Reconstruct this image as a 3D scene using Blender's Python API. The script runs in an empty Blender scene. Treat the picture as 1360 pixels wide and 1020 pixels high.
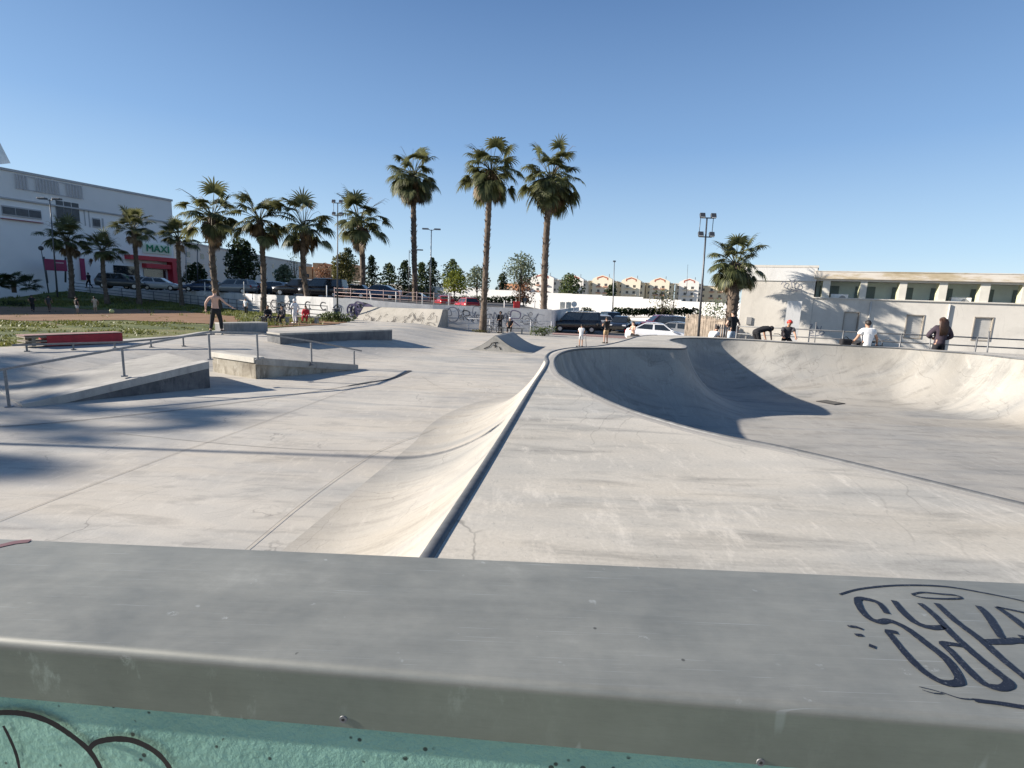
import bpy, bmesh, math, random
import numpy as np
from mathutils import Vector, Matrix
from mathutils.geometry import delaunay_2d_cdt
random.seed(7); rng = np.random.default_rng(7)
C = bpy.context.scene.collection
pi = math.pi
# ------------------------------------------------------------------ measuring
F = 680.; ROLL = math.radians(2.2); PIT = math.atan(112.9/F); CZ = 2.7
def ray(px, py):
    u = (px-680)/F; v = -(py-510)/F
    a = u*math.cos(ROLL)-v*math.sin(ROLL); b = u*math.sin(ROLL)+v*math.cos(ROLL)
    return Vector((a, math.cos(PIT)+b*math.sin(PIT), -math.sin(PIT)+b*math.cos(PIT)))
def G(px, py, z=0.):                       # point of a horizontal level
    d = ray(px, py); t = (z-CZ)/d.z
    return Vector((d.x*t, d.y*t, z))
def GY(px, py, Y):                         # point at a depth
    d = ray(px, py); t = Y/d.y
    return Vector((d.x*t, Y, CZ+d.z*t))
def GP(px, py, P0, u):                     # point of a vertical plane -> (distance along, height)
    d = ray(px, py); n = Vector((-u[1], u[0]))
    t = (n.x*P0[0]+n.y*P0[1])/(n.x*d.x+n.y*d.y)
    X, Y = d.x*t, d.y*t
    return ((X-P0[0])*u[0]+(Y-P0[1])*u[1], CZ+d.z*t)
def ss(a, b, x):
    t = max(0., min(1., (x-a)/(b-a))); return t*t*(3-2*t)
def crom(pts, step=.1, closed=False):
    P = [Vector(p) for p in pts]; n = len(P); out = []
    rg = range(n) if closed else range(n-1)
    for i in rg:
        if closed: a, b, c, d = P[(i-1) % n], P[i], P[(i+1) % n], P[(i+2) % n]
        else: a, b, c, d = P[max(i-1, 0)], P[i], P[i+1], P[min(i+2, n-1)]
        k = max(1, int((c-b).length/step))
        for j in range(k):
            t = j/k
            out.append(.5*((2*b)+(c-a)*t+(2*a-5*b+4*c-d)*t*t+(3*b-a-3*c+d)*t**3))
    if not closed: out.append(P[-1])
    return out
# ------------------------------------------------------------------ materials
def newmat(name):
    m = bpy.data.materials.new(name); m.use_nodes = True
    nt = m.node_tree; b = nt.nodes['Principled BSDF']
    return m, nt, b
def N(nt, t, **k):
    n = nt.nodes.new(t)
    for a, v in k.items():
        if a in n.inputs: n.inputs[a].default_value = v
        else: setattr(n, a, v)
    return n
def noise(nt, scale, detail=6, rough=.6, vec=None, dist=0.):
    n = N(nt, 'ShaderNodeTexNoise'); n.inputs['Scale'].default_value = scale
    n.inputs['Detail'].default_value = detail; n.inputs['Roughness'].default_value = rough
    n.inputs['Distortion'].default_value = dist
    if vec is not None: nt.links.new(vec, n.inputs['Vector'])
    return n.outputs['Fac']
def ramp(nt, fac, stops):
    r = N(nt, 'ShaderNodeValToRGB'); e = r.color_ramp.elements
    while len(e) < len(stops): e.new(.5)
    for i, (p, c) in enumerate(stops):
        e[i].position = p; e[i].color = (c if len(c) == 4 else (*c, 1))
    nt.links.new(fac, r.inputs['Fac']); return r.outputs['Color']
def mixc(nt, fac, a, b, mode='MIX'):
    m = N(nt, 'ShaderNodeMix', data_type='RGBA', blend_type=mode)
    for s, v in (('Factor', fac), ('A', a), ('B', b)):
        i = [q for q in m.inputs if q.name == s and (q.type == 'RGBA' or s == 'Factor')][0]
        if hasattr(v, 'is_linked') or isinstance(v, bpy.types.NodeSocket): nt.links.new(v, i)
        elif isinstance(v, (tuple, list)): i.default_value = (*v, 1) if len(v) == 3 else v
        else: i.default_value = v
    return [o for o in m.outputs if o.type == 'RGBA'][0]
def coords(nt, scale=(1, 1, 1), rot=(0, 0, 0)):
    t = N(nt, 'ShaderNodeTexCoord'); m = N(nt, 'ShaderNodeMapping')
    m.inputs['Scale'].default_value = scale; m.inputs['Rotation'].default_value = rot
    nt.links.new(t.outputs['Object'], m.inputs['Vector']); return m.outputs['Vector']
def bump(nt, b, h, strength=.3, dist=.02):
    n = N(nt, 'ShaderNodeBump'); n.inputs['Strength'].default_value = strength; n.inputs['Distance'].default_value = dist
    nt.links.new(h, n.inputs['Height']); nt.links.new(n.outputs['Normal'], b.inputs['Normal'])
MATS = {}
def plain(name, col, rough=.6, metal=0., var=.12, scale=8, spec=.5):
    if name in MATS: return MATS[name]
    m, nt, b = newmat(name)
    v = coords(nt); f = noise(nt, scale, 4, .6, v)
    lo = tuple(max(0, c*(1-var)) for c in col); hi = tuple(min(1, c*(1+var)) for c in col)
    nt.links.new(ramp(nt, f, [(.3, lo), (.7, hi)]), b.inputs['Base Color'])
    b.inputs['Roughness'].default_value = rough; b.inputs['Metallic'].default_value = metal
    b.inputs['Specular IOR Level'].default_value = spec
    MATS[name] = m; return m
def concrete(name, base, dark, light, rot=0., stain=.5, rough=.85, big=.35, grain=.06, cracks=0.):
    if name in MATS: return MATS[name]
    m, nt, b = newmat(name)
    v = coords(nt, (1, 1, 1), (0, 0, rot)); vs = coords(nt, (1, 4.5, 1), (0, 0, rot)); v2 = coords(nt, (3.2, 1, 1), (0, 0, rot+.7))
    big1 = noise(nt, big, 8, .62, v, .6)
    col = ramp(nt, big1, [(.28, dark), (.5, base), (.74, light)])
    st = noise(nt, .9, 10, .68, vs, .4)
    col = mixc(nt, ramp(nt, st, [(.5, (0, 0, 0)), (.68, (stain,)*3)]), col, tuple(c*.62 for c in dark))
    st2 = noise(nt, 2.2, 10, .75, v2, .2)
    col = mixc(nt, ramp(nt, st2, [(.54, (0, 0, 0)), (.66, (stain*.8,)*3)]), col, tuple(min(1, c*1.15) for c in light))
    fine = noise(nt, 45, 8, .75, v)
    col = mixc(nt, 1., col, ramp(nt, fine, [(.3, (1-grain*3,)*3), (.7, (1+0*grain,)*3)]), 'MULTIPLY')
    # hairline scratches
    vo = N(nt, 'ShaderNodeTexWave'); vo.inputs['Scale'].default_value = 1.3; vo.inputs['Distortion'].default_value = 14
    vo.inputs['Detail'].default_value = 4; vo.inputs['Detail Scale'].default_value = .5; nt.links.new(v, vo.inputs['Vector'])
    scr = ramp(nt, vo.outputs['Fac'], [(.0, (.75,)*3), (.012, (1, 1, 1))])
    msk = ramp(nt, noise(nt, .5, 3, .5, v2), [(.52, (0, 0, 0)), (.6, (.8,)*3)])
    col = mixc(nt, msk, col, mixc(nt, 1., col, scr, 'MULTIPLY'))
    if cracks:
        dn = N(nt, 'ShaderNodeTexNoise'); dn.inputs['Scale'].default_value = 1.1; dn.inputs['Detail'].default_value = 5; nt.links.new(v, dn.inputs['Vector'])
        ad = N(nt, 'ShaderNodeVectorMath', operation='MULTIPLY_ADD'); nt.links.new(dn.outputs['Color'], ad.inputs[0]); ad.inputs[1].default_value = (1.4, 1.4, 1.4); nt.links.new(v, ad.inputs[2])
        ce = N(nt, 'ShaderNodeTexVoronoi', feature='DISTANCE_TO_EDGE'); ce.inputs['Scale'].default_value = .42; nt.links.new(ad.outputs[0], ce.inputs['Vector'])
        cm = mixc(nt, 1., ramp(nt, ce.outputs['Distance'], [(.002, (1, 1, 1)), (.006, (0, 0, 0))]), ramp(nt, noise(nt, .35, 2, .5, v), [(.52, (0,)*3), (.58, (cracks,)*3)]), 'MULTIPLY')
        col = mixc(nt, cm, col, tuple(c*.35 for c in dark))
        bl = noise(nt, .16, 5, .55, vs, 1.2); col = mixc(nt, 1., col, ramp(nt, bl, [(.36, (.80, .83, .87)), (.5, (1, 1, 1)), (.66, (1.0, .98, .95))]), 'MULTIPLY')
        sp = noise(nt, 9, 10, .8, v2); col = mixc(nt, 1., col, ramp(nt, sp, [(.33, (.72, .74, .76)), (.42, (1, 1, 1))]), 'MULTIPLY')
    nt.links.new(col, b.inputs['Base Color'])
    b.inputs['Roughness'].default_value = rough; b.inputs['Specular IOR Level'].default_value = .3
    bump(nt, b, fine, .25, .004)
    MATS[name] = m; return m
def leafmat(name, dark, mid, light, scale=1.2, trans=.25):
    if name in MATS: return MATS[name]
    m, nt, b = newmat(name)
    g = N(nt, 'ShaderNodeNewGeometry'); v = coords(nt)
    f = noise(nt, scale, 4, .7, v)
    a = N(nt, 'ShaderNodeMath', operation='MULTIPLY'); a.inputs[1].default_value = .45; nt.links.new(g.outputs['Random Per Island'], a.inputs[0])
    s = N(nt, 'ShaderNodeMath', operation='ADD'); nt.links.new(a.outputs[0], s.inputs[0]); nt.links.new(f, s.inputs[1])
    nt.links.new(ramp(nt, s.outputs[0], [(.45, dark), (.72, mid), (.95, light)]), b.inputs['Base Color'])
    b.inputs['Roughness'].default_value = .55; b.inputs['Specular IOR Level'].default_value = .3
    t = N(nt, 'ShaderNodeBsdfTranslucent'); t.inputs['Color'].default_value = (*[c*1.3 for c in light], 1)
    mx = N(nt, 'ShaderNodeMixShader'); mx.inputs[0].default_value = trans
    nt.links.new(b.outputs[0], mx.inputs[1]); nt.links.new(t.outputs[0], mx.inputs[2])
    nt.links.new(mx.outputs[0], nt.nodes['Material Output'].inputs['Surface'])
    MATS[name] = m; return m
# ------------------------------------------------------------------ mesh builder
class MB:
    def __init__(s): s.v = []; s.f = []; s.m = []; s.sm = []
    def add(s, vs, fs, mi=0, smooth=False):
        o = len(s.v); s.v += [tuple(v) for v in vs]
        for f in fs: s.f.append(tuple(i+o for i in f)); s.m.append(mi); s.sm.append(smooth)
        return s
    def box(s, c, d, rz=0., mi=0, bev=0., rx=0., ry=0.):
        x, y, z = d[0]/2, d[1]/2, d[2]/2
        M = Matrix.Translation(Vector(c)) @ Matrix.Rotation(rz, 4, 'Z') @ Matrix.Rotation(ry, 4, 'Y') @ Matrix.Rotation(rx, 4, 'X')
        if bev <= 0:
            vs = [M @ Vector((a*x, b*y, c2*z)) for c2 in (-1, 1) for b in (-1, 1) for a in (-1, 1)]
            return s.add(vs, [(0, 2, 3, 1), (4, 5, 7, 6), (0, 1, 5, 4), (2, 6, 7, 3), (0, 4, 6, 2), (1, 3, 7, 5)], mi)
        bm = bmesh.new(); bmesh.ops.create_cube(bm, size=1)
        bmesh.ops.scale(bm, vec=d, verts=bm.verts)
        bmesh.ops.bevel(bm, geom=list(bm.edges), offset=bev, segments=2, profile=.6, affect='EDGES')
        bm.verts.index_update()
        s.add([M @ v.co for v in bm.verts], [[v.index for v in f.verts] for f in bm.faces], mi); bm.free(); return s
    def tube(s, pts, r, n=8, mi=0, smooth=True, cap=True):
        P = [Vector(p) for p in pts]; R = r if isinstance(r, (list, tuple)) else [r]*len(P)
        vs = []; prev = None
        for i, p in enumerate(P):
            t = (P[min(i+1, len(P)-1)]-P[max(i-1, 0)]).normalized()
            if prev is None:
                a = Vector((0, 0, 1)) if abs(t.z) < .9 else Vector((1, 0, 0)); x = t.cross(a).normalized()
            else: x = (prev-t*prev.dot(t)).normalized()
            prev = x; y = t.cross(x)
            for k in range(n):
                an = 2*pi*k/n+pi/n; vs.append(p+(x*math.cos(an)+y*math.sin(an))*R[i])
        fs = [(i*n+k, i*n+(k+1) % n, (i+1)*n+(k+1) % n, (i+1)*n+k) for i in range(len(P)-1) for k in range(n)]
        s.add(vs, fs, mi, smooth)
        if cap:
            o = len(s.v)-len(vs)
            s.f += [tuple(o+k for k in reversed(range(n))), tuple(o+(len(P)-1)*n+k for k in range(n))]; s.m += [mi, mi]; s.sm += [False, False]
        return s
    def prism(s, poly, z0, z1, mi=0):           # poly = xy list, ccw
        n = len(poly); z0s = z0 if isinstance(z0, list) else [z0]*n; z1s = z1 if isinstance(z1, list) else [z1]*n
        vs = [(p[0], p[1], z0s[i]) for i, p in enumerate(poly)]+[(p[0], p[1], z1s[i]) for i, p in enumerate(poly)]
        fs = [tuple(reversed(range(n))), tuple(range(n, 2*n))]+[(i, (i+1) % n, n+(i+1) % n, n+i) for i in range(n)]
        return s.add(vs, fs, mi)
    def quad(s, a, b, c, d, mi=0, smooth=False): return s.add([a, b, c, d], [(0, 1, 2, 3)], mi, smooth)
    def ball(s, c, r, n=10, m=7, mi=0):
        r = r if isinstance(r, (tuple, list)) else (r, r, r); c = Vector(c); vs = []
        for i in range(m+1):
            th = pi*i/m
            for k in range(n):
                a = 2*pi*k/n; vs.append(c+Vector((r[0]*math.sin(th)*math.cos(a), r[1]*math.sin(th)*math.sin(a), r[2]*math.cos(th))))
        return s.add(vs, [(i*n+k, (i+1)*n+k, (i+1)*n+(k+1) % n, i*n+(k+1) % n) for i in range(m) for k in range(n)], mi, True)
    def ribbon(s, pts, w, nrm, lift=.002, mi=0):  # flat painted stroke on a surface with normal nrm
        P = [Vector(p) for p in pts]; nrm = Vector(nrm).normalized(); W = w if isinstance(w, list) else [w]*len(P); vs = []
        for i, p in enumerate(P):
            t = (P[min(i+1, len(P)-1)]-P[max(i-1, 0)]).normalized(); x = nrm.cross(t).normalized()*W[i]/2
            vs += [p+nrm*lift+x, p+nrm*lift-x]
        return s.add(vs, [(2*i, 2*i+1, 2*i+3, 2*i+2) for i in range(len(P)-1)], mi)
    def build(s, name, mats, parent=None, world=False, T=None):
        me = bpy.data.meshes.new(name); vs = s.v
        if T is not None: vs = [tuple(T @ Vector(v)) for v in vs]
        if parent is not None and world:
            Mi = parent.matrix_basis.inverted(); vs = [tuple(Mi @ Vector(v)) for v in vs]
        me.from_pydata(vs, [], s.f)
        mats = mats if isinstance(mats, (list, tuple)) else [mats]
        for m in mats: me.materials.append(m)
        me.polygons.foreach_set('material_index', s.m); me.polygons.foreach_set('use_smooth', s.sm); me.update()
        return link(name, me, parent)
def link(name, me, parent=None):
    o = bpy.data.objects.new(name, me); C.objects.link(o)
    if parent is not None: o.parent = parent
    return o
def tag(o, label, cat, group=None):
    o['label'] = label; o['category'] = cat
    if group: o['group'] = group
    return o
def struct(o, kind='structure'): o['kind'] = kind; return o
def thing(name, label, cat, loc=(0, 0, 0), rz=0., group=None, sc=1.):
    o = bpy.data.objects.new(name, None); C.objects.link(o); o.empty_display_size = .2
    o.location = loc; o.rotation_euler = (0, 0, rz); o.scale = (sc, sc, sc)
    o.matrix_basis = Matrix.LocRotScale(Vector(loc), Matrix.Rotation(rz, 3, 'Z'), Vector((sc, sc, sc)))
    return tag(o, label, cat, group)
def dup(src, loc, rz, label, sc=1., group=None, name=None):
    r = thing(name or src.name.split('.')[0], label, src['category'], loc, rz, group or src.get('group'), sc)
    def rec(a, b):
        for ch in a.children:
            c = ch.copy(); C.objects.link(c); c.parent = b; rec(ch, c)
    rec(src, r); return r
def pairs(fn, *a):
    for s in (-1, 1): fn(s, *a)
# ------------------------------------------------------------------ palette
FLOOR = concrete('floor_concrete', (.54, .505, .445), (.40, .385, .36), (.61, .57, .50), .87, .5, cracks=.5)
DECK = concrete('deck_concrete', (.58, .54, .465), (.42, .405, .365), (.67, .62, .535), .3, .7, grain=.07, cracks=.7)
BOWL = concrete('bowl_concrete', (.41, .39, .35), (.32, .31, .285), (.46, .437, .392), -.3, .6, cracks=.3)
LEDGEC = concrete('ledge_concrete', (.42, .40, .36), (.30, .29, .26), (.5, .48, .43), .2, .6, big=1.2)
SHADEC = concrete('shaded_side_concrete', (.15, .155, .16), (.08, .085, .09), (.22, .22, .22), .2, .6, big=1.2)  # ledge concrete darkened for side faces, their shade put into the colour
SHADEC2 = concrete('part_shaded_side_concrete', (.26, .26, .26), (.18, .18, .18), (.32, .32, .31), .2, .6, big=1.2)  # same, with a lighter painted shade for the short block's side
LEDGED = concrete('ledge_worn_concrete', (.36, .33, .27), (.18, .15, .11), (.5, .47, .4), .2, .9, big=1.5)
STEEL = plain('galvanised_steel', (.21, .22, .235), .45, .6, .2, 20)
DARKSTEEL = plain('dark_steel', (.09, .095, .105), .45, .5, .2, 15)
COPE = plain('coping_steel', (.13, .135, .14), .6, .35, .25, 14)
RAILG = plain('rail_grey', (.16, .165, .17), .5, .3, .2, 10)
PINKRAIL = plain('faded_pink_rail', (.46, .34, .32), .6, .1, .2, 10)
WHITE = concrete('white_render', (.78, .77, .74), (.70, .69, .66), (.84, .83, .80), 0, .25)
CREAM = concrete('cream_render', (.70, .665, .60), (.62, .59, .53), (.75, .72, .65), 0, .3)
BLACKP = plain('black_spray', (.006, .006, .009), .5, 0, .3, 60)
GLASS = plain('dark_glass', (.02, .025, .03), .08, 0., .3, 3, spec=.9)
RUBBER = plain('rubber', (.02, .02, .02), .85)
SKIN = plain('skin', (.42, .24, .16), .6); SKINP = plain('pale_skin', (.55, .34, .25), .6)
HAIR = plain('dark_hair', (.018, .012, .009), .6, 0, .5, 60); HAIRB = plain('brown_hair', (.05, .025, .015), .55, 0, .5, 60)
def cloth(n, c): return plain('cloth_'+n, c, .9, 0, .15, 12)
def paint(n, c): 
    m = plain('paint_'+n, c, .25, .1, .04, 2); m.node_tree.nodes['Principled BSDF'].inputs['Coat Weight'].default_value = .6; return m
# ------------------------------------------------------------------ camera, light
cam = bpy.data.cameras.new('camera'); co = bpy.data.objects.new('camera', cam); C.objects.link(co)
cam.sensor_width = 36; cam.lens = F/1360*36; cam.clip_start = .05; cam.clip_end = 3000
co.matrix_world = Matrix.Translation((0, 0, CZ)) @ Matrix.Rotation(pi/2-PIT, 4, 'X') @ Matrix.Rotation(ROLL, 4, 'Z')
bpy.context.scene.camera = co
EL = math.radians(21.8); AZ = Vector((-1, -.01, 0)).normalized()
sd = Vector((AZ.x*math.cos(EL), AZ.y*math.cos(EL), math.sin(EL)))
sl = bpy.data.lights.new('sun', 'SUN'); sl.energy = 5.; sl.angle = math.radians(.7); sl.color = (1., .915, .81)
so = bpy.data.objects.new('sun', sl); C.objects.link(so); so.rotation_euler = sd.to_track_quat('Z', 'Y').to_euler()
W = bpy.data.worlds.new('World'); bpy.context.scene.world = W; W.use_nodes = True; wn = W.node_tree
sk = wn.nodes.new('ShaderNodeTexSky'); sk.sky_type = 'NISHITA'; sk.sun_disc = False; sk.sun_elevation = EL
sk.sun_rotation = math.atan2(AZ.x, AZ.y); sk.air_density = 1.0; sk.dust_density = .3; sk.ozone_density = 2.5
tc_ = N(wn, 'ShaderNodeTexCoord'); sx_ = N(wn, 'ShaderNodeSeparateXYZ'); wn.links.new(tc_.outputs['Generated'], sx_.inputs[0])
grad = ramp(wn, sx_.outputs['Z'], [(0., (.60, .74, .84)), (.09, (.41, .585, .78)), (.26, (.205, .365, .63)), (.50, (.08, .175, .385)), (.62, (.05, .12, .28)), (1., (.028, .066, .165))])
sc_ = N(wn, 'ShaderNodeVectorMath', operation='SCALE'); sc_.inputs['Scale'].default_value = 5.7; wn.links.new(grad, sc_.inputs[0])
wn.links.new(mixc(wn, .8, sk.outputs[0], sc_.outputs[0]), wn.nodes['Background'].inputs[0]); wn.nodes['Background'].inputs[1].default_value = .1
vs_ = bpy.context.scene.view_settings; vs_.view_transform = 'Standard'; vs_.look = 'None'; vs_.exposure = 1.; vs_.gamma = 1
# ------------------------------------------------------------------ ground
def zf(x, y):
    s = -.77*x+.64*y
    return .5*ss(17.5, 22, s)*ss(3, 8, -x)
FL = [(-90, 70, 2.1), (-62, 64, 2.1), (-57, 63, 1.9), (-41, 62, .8), (-25.5, 49.5, .58), (-16, 44.6, .5), (-7, 43.2, .2), (3.1, 42.6, 0)]
def fl(x):
    for a, b in zip(FL, FL[1:]):
        if x <= b[0]:
            t = max(0, (x-a[0])/(b[0]-a[0])); return a[1]+(b[1]-a[1])*t, a[2]+(b[2]-a[2])*t
    return FL[-1][1], FL[-1][2]
def zg(x, y):
    yl, zl = fl(x); base = .5*ss(3, 8, -x)
    return base+(zl-base)*ss(-8, 0, y-yl)
# big earth sheet
mb = MB(); mb.quad((-900, -300, -.6), (900, -300, -.6), (900, 1500, -.6), (-900, 1500, -.6))
struct(mb.build('ground', plain('dry_earth', (.22, .18, .12), .95, 0, .3, .05)))
def sheet(name, pts, zfun, mat, step=.5, off=0., smooth=True):
    # heightfield over a polygon
    P = [Vector(p[:2]) for p in pts]; n = len(P); bd = []
    for i in range(n):
        a, b = P[i], P[(i+1) % n]; k = max(1, int((b-a).length/step))
        bd += [a+(b-a)*j/k for j in range(k)]
    xs = [p.x for p in bd]; ys = [p.y for p in bd]; arr = np.array([(p.x, p.y) for p in bd])
    gx = np.arange(min(xs), max(xs), step); gy = np.arange(min(ys), max(ys), step)
    XX, YY = np.meshgrid(gx, gy); XX = XX.ravel(); YY = YY.ravel()
    ins = inside(XX, YY, arr)
    XX, YY = XX[ins], YY[ins]
    d = pdist(XX, YY, arr); k = d > step*.45; XX, YY = XX[k], YY[k]
    vv = [Vector((p.x, p.y)) for p in bd]+[Vector((float(a), float(b))) for a, b in zip(XX, YY)]
    m = len(bd); r = delaunay_2d_cdt(vv, [(i, (i+1) % m) for i in range(m)], [], 1, 1e-5)
    mb = MB(); mb.add([(v.x, v.y, zfun(v.x, v.y)+off) for v in r[0]], [tuple(f) for f in r[2]], 0, smooth)
    return mb.build(name, mat)
def inside(X, Y, poly):
    r = np.zeros(len(X), bool); j = len(poly)-1
    for i in range(len(poly)):
        xi, yi = poly[i]; xj, yj = poly[j]
        c = ((yi > Y) != (yj > Y)) & (X < (xj-xi)*(Y-yi)/(yj-yi+1e-12)+xi); r ^= c; j = i
    return r
def pdist(X, Y, poly, closed=True):
    best = np.full(len(X), 1e9); n = len(poly)
    for i in range(n if closed else n-1):
        a = poly[i]; b = poly[(i+1) % n]; d = b-a; L = d@d+1e-12
        t = np.clip(((X-a[0])*d[0]+(Y-a[1])*d[1])/L, 0, 1)
        best = np.minimum(best, np.hypot(X-a[0]-t*d[0], Y-a[1]-t*d[1]))
    return best
# floor / grass boundary
EDGE = [G(-120, 470, .5), G(0, 461, .5), G(120, 453, .5), G(232, 446, .5), G(262, 441, .5), G(300, 437.5, .5), G(360, 436, .5), G(440, 432, .45), G(466, 428, .4)]
EDGE = [(p.x, p.y) for p in EDGE]
fp = [(-30, -4), (2.2, -4), (2.2, 12), (6, 22), (30, 24), (30, 41.5), (3.1, 42.5), (-7, 43.1), (-13.5, 44)]+EDGE[::-1]+[(-40, 12)]
struct(sheet('skate_floor', fp, zf, FLOOR, .6))
gp = [(-90, 8), (-40, 12)]+EDGE+[(-13.5, 44)]+[(a[0], a[1]) for a in FL[5::-1]]
def grassmat():
    m, nt, b = newmat('grass_ground'); v = coords(nt); v2 = coords(nt, (.35, 1, 1), (0, 0, .1))
    f = noise(nt, .5, 8, .65, v2); g = noise(nt, 3., 6, .7, v)
    c = ramp(nt, f, [(.32, (.06, .085, .02)), (.46, (.13, .16, .035)), (.56, (.20, .205, .06)), (.68, (.24, .17, .095))])
    c = mixc(nt, .7, c, ramp(nt, g, [(.3, (.35,)*3), (.7, (1.0,)*3)]), 'MULTIPLY')
    nt.links.new(c, b.inputs['Base Color']); b.inputs['Roughness'].default_value = .95; bump(nt, b, g, .8, .1); return m
GRASS = grassmat()
struct(sheet('grass_field', gp, zg, GRASS, 1.))
DIRT = concrete('bare_dirt', (.27, .155, .085), (.19, .11, .06), (.33, .20, .12), .1, .4, big=.4)
def ragged(P, k=.5, n=6):
    out = []
    for i in range(len(P)):
        a, b = Vector(P[i][:2]), Vector(P[(i+1) % len(P)][:2]); 
        for j in range(n): 
            q = a+(b-a)*j/n; out.append((q.x+random.uniform(-k, k)*.6, q.y+random.uniform(-k, k)))
    return out
dp = [G(a, b, .5) for a, b in [(-60, 423), (60, 427), (150, 425.5), (230, 428), (300, 432), (318, 431), (312, 421), (240, 413), (180, 411), (120, 412), (60, 408), (-60, 407)]]
struct(sheet('dirt_path', ragged(dp, .5), zg, DIRT, .8, .03))
dp = [G(a, b, .5) for a, b in [(362, 435), (440, 431.5), (462, 428.3), (450, 424.5), (400, 426), (345, 425), (340, 430)]]
struct(sheet('dirt_ground', ragged(dp, .2), zg, DIRT, .8, .03))
ASPH = concrete('asphalt', (.10, .095, .09), (.07, .068, .065), (.13, .125, .115), 0, .4)
LOT = concrete('lot_paving', (.17, .16, .15), (.12, .115, .11), (.22, .20, .18), 0, .4)
# raised street behind the retaining wall, car park at the right
top = [(a[0], a[1]+1.1) for a in FL]
mb = MB(); n_ = len(top); vs = []
for (x, y) in top: vs += [(x, y, 2.12 if x < -16 else (1.95 if x < -7 else 1.8)), (x-10, 150, 2.3)]
mb.add(vs, [(2*i, 2*i+2, 2*i+3, 2*i+1) for i in range(n_-1)], 0, True)
struct(mb.build('street', ASPH))
mb = MB(); mb.add([(3.1, 41.5, 0.0), (60, 24, -.05), (90, 130, -.1), (-3, 130, -.1)], [(0, 1, 2, 3)])
struct(mb.build('parking_lot', LOT))
mb = MB(); mb.add([(3.1, 41.45, .012), (60, 24, .012), (60, 27.5, .012), (3.3, 44, .012)], [(0, 1, 2, 3)])
struct(mb.build('pink_path', plain('pink_paving', (.34, .22, .19), .9, 0, .15, 3)))
mb = MB(); mb.prism([(6.6, 19.1), (13.4, 17.6), (14.6, 16.2), (21, 13.5), (60, 13.5), (60, 30), (6.6, 30)], -.3, .85)
struct(mb.build('plaza', LOT))
# ------------------------------------------------------------------ bowl, deck and quarter pipe
DZ = 1.6
def g2(l): return [G(a, b, DZ).to_2d() for a, b in l]
inner = g2([(905, 463.3), (873, 462.4), (850, 462), (815, 461.8), (790, 462.5), (765, 464), (748, 468), (738, 475), (736, 484), (742, 497), (758, 508), (780, 520), (830, 543), (900, 565), (960, 580), (1030, 593.5), (1150, 621), (1250, 645), (1360, 672)])
inner += [Vector(p) for p in [(3.55, 2.35), (4.6, 1.6), (7, .9), (10.5, 1.1), (13.8, 3.2), (15.6, 6.2), (16, 9.4), (15.2, 12.2)]]
inner += g2([(1360, 477), (1300, 470.5), (1253, 467), (1190, 462.4), (1120, 458.6), (1050, 455), (1000, 452), (960, 450), (925, 449), (903, 449.4), (892, 451), (890, 453), (900, 456), (910, 459), (912, 461.5)])
inner = crom(inner, .12, True)
outer = [Vector(p) for p in [(-1.1, -3.5), (-.55, .5)]]+g2([(565, 743), (640, 625), (680, 560), (710, 510), (727, 483)])
outer += [Vector(p) for p in [(.66, 10.1), (.86, 11.15), (1.3, 12.1), (1.95, 12.75)]]
sweep_end = [Vector(p) for p in [(2.45, 13.5), (3.3, 15.3), (4.3, 17.6), (5.2, 18.7), (6.4, 19.0)]]
ol = crom(outer+sweep_end, .15)
rest = [Vector(p) for p in [(8.5, 18.55), (10.8, 17.85), (12.8, 17.3), (13.7, 16.5), (16.5, 16.0), (19, 13), (20, 8), (20, -3.5)]]
bowl = thing('skate_bowl', 'raised pale concrete skate bowl with steel coping, its left half in deep shadow', 'skate bowl', (8, 8, 0))
ia = np.array([(p.x, p.y) for p in inner])
PRO = 2.05
def prof(d, R=PRO, D=DZ):
    e = math.sqrt(R*R-(R-D)**2)
    if d >= e: return 0.
    return R-math.sqrt(max(0, R*R-(e-d)**2))
def bowlmesh():
    pts = list(inner); m = len(pts)
    def grid(st, dmin, dmax):
        X, Y = np.meshgrid(np.arange(0, 17, st), np.arange(0, 19.5, st)); X = X.ravel(); Y = Y.ravel()
        X = X+rng.uniform(-.1, .1, len(X))*st; Y = Y+rng.uniform(-.1, .1, len(Y))*st
        k = inside(X, Y, ia); X, Y = X[k], Y[k]; d = pdist(X, Y, ia); k = (d > dmin) & (d < dmax)
        return [Vector((float(a), float(b))) for a, b in zip(X[k], Y[k])]
    n = len(pts)
    for off in (.03, .08, .15, .24, .36, .5):
        q = []
        for i in range(n):
            t = (inner[(i+1) % n]-inner[i-1]).normalized(); nn = Vector((-t.y, t.x)); q.append(inner[i]+nn*off)
        Q = np.array([(p.x, p.y) for p in q]); dd = pdist(Q[:, 0], Q[:, 1], ia); ii = inside(Q[:, 0], Q[:, 1], ia)
        if not ii.mean() > .5:
            q = []
            for i in range(n):
                t = (inner[(i+1) % n]-inner[i-1]).normalized(); nn = Vector((t.y, -t.x)); q.append(inner[i]+nn*off)
            Q = np.array([(p.x, p.y) for p in q]); dd = pdist(Q[:, 0], Q[:, 1], ia); ii = inside(Q[:, 0], Q[:, 1], ia)
        pts += [p for p, a, b in zip(q, dd, ii) if b and a > off*.95]
    pts += grid(.14, .58, 2.4)+grid(.35, 2.4, 99)
    r = delaunay_2d_cdt(pts, [(i, (i+1) % m) for i in range(m)], [], 1, 1e-6)
    V = np.array([(v.x, v.y) for v in r[0]]); d = pdist(V[:, 0], V[:, 1], ia)
    mb = MB(); mb.add([(V[i, 0], V[i, 1], prof(float(d[i]))+.0) for i in range(len(V))], [tuple(f) for f in r[2]], 0, True)
    return mb
o = bowlmesh().build('bowl_surface', BOWL, bowl, True)
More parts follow.
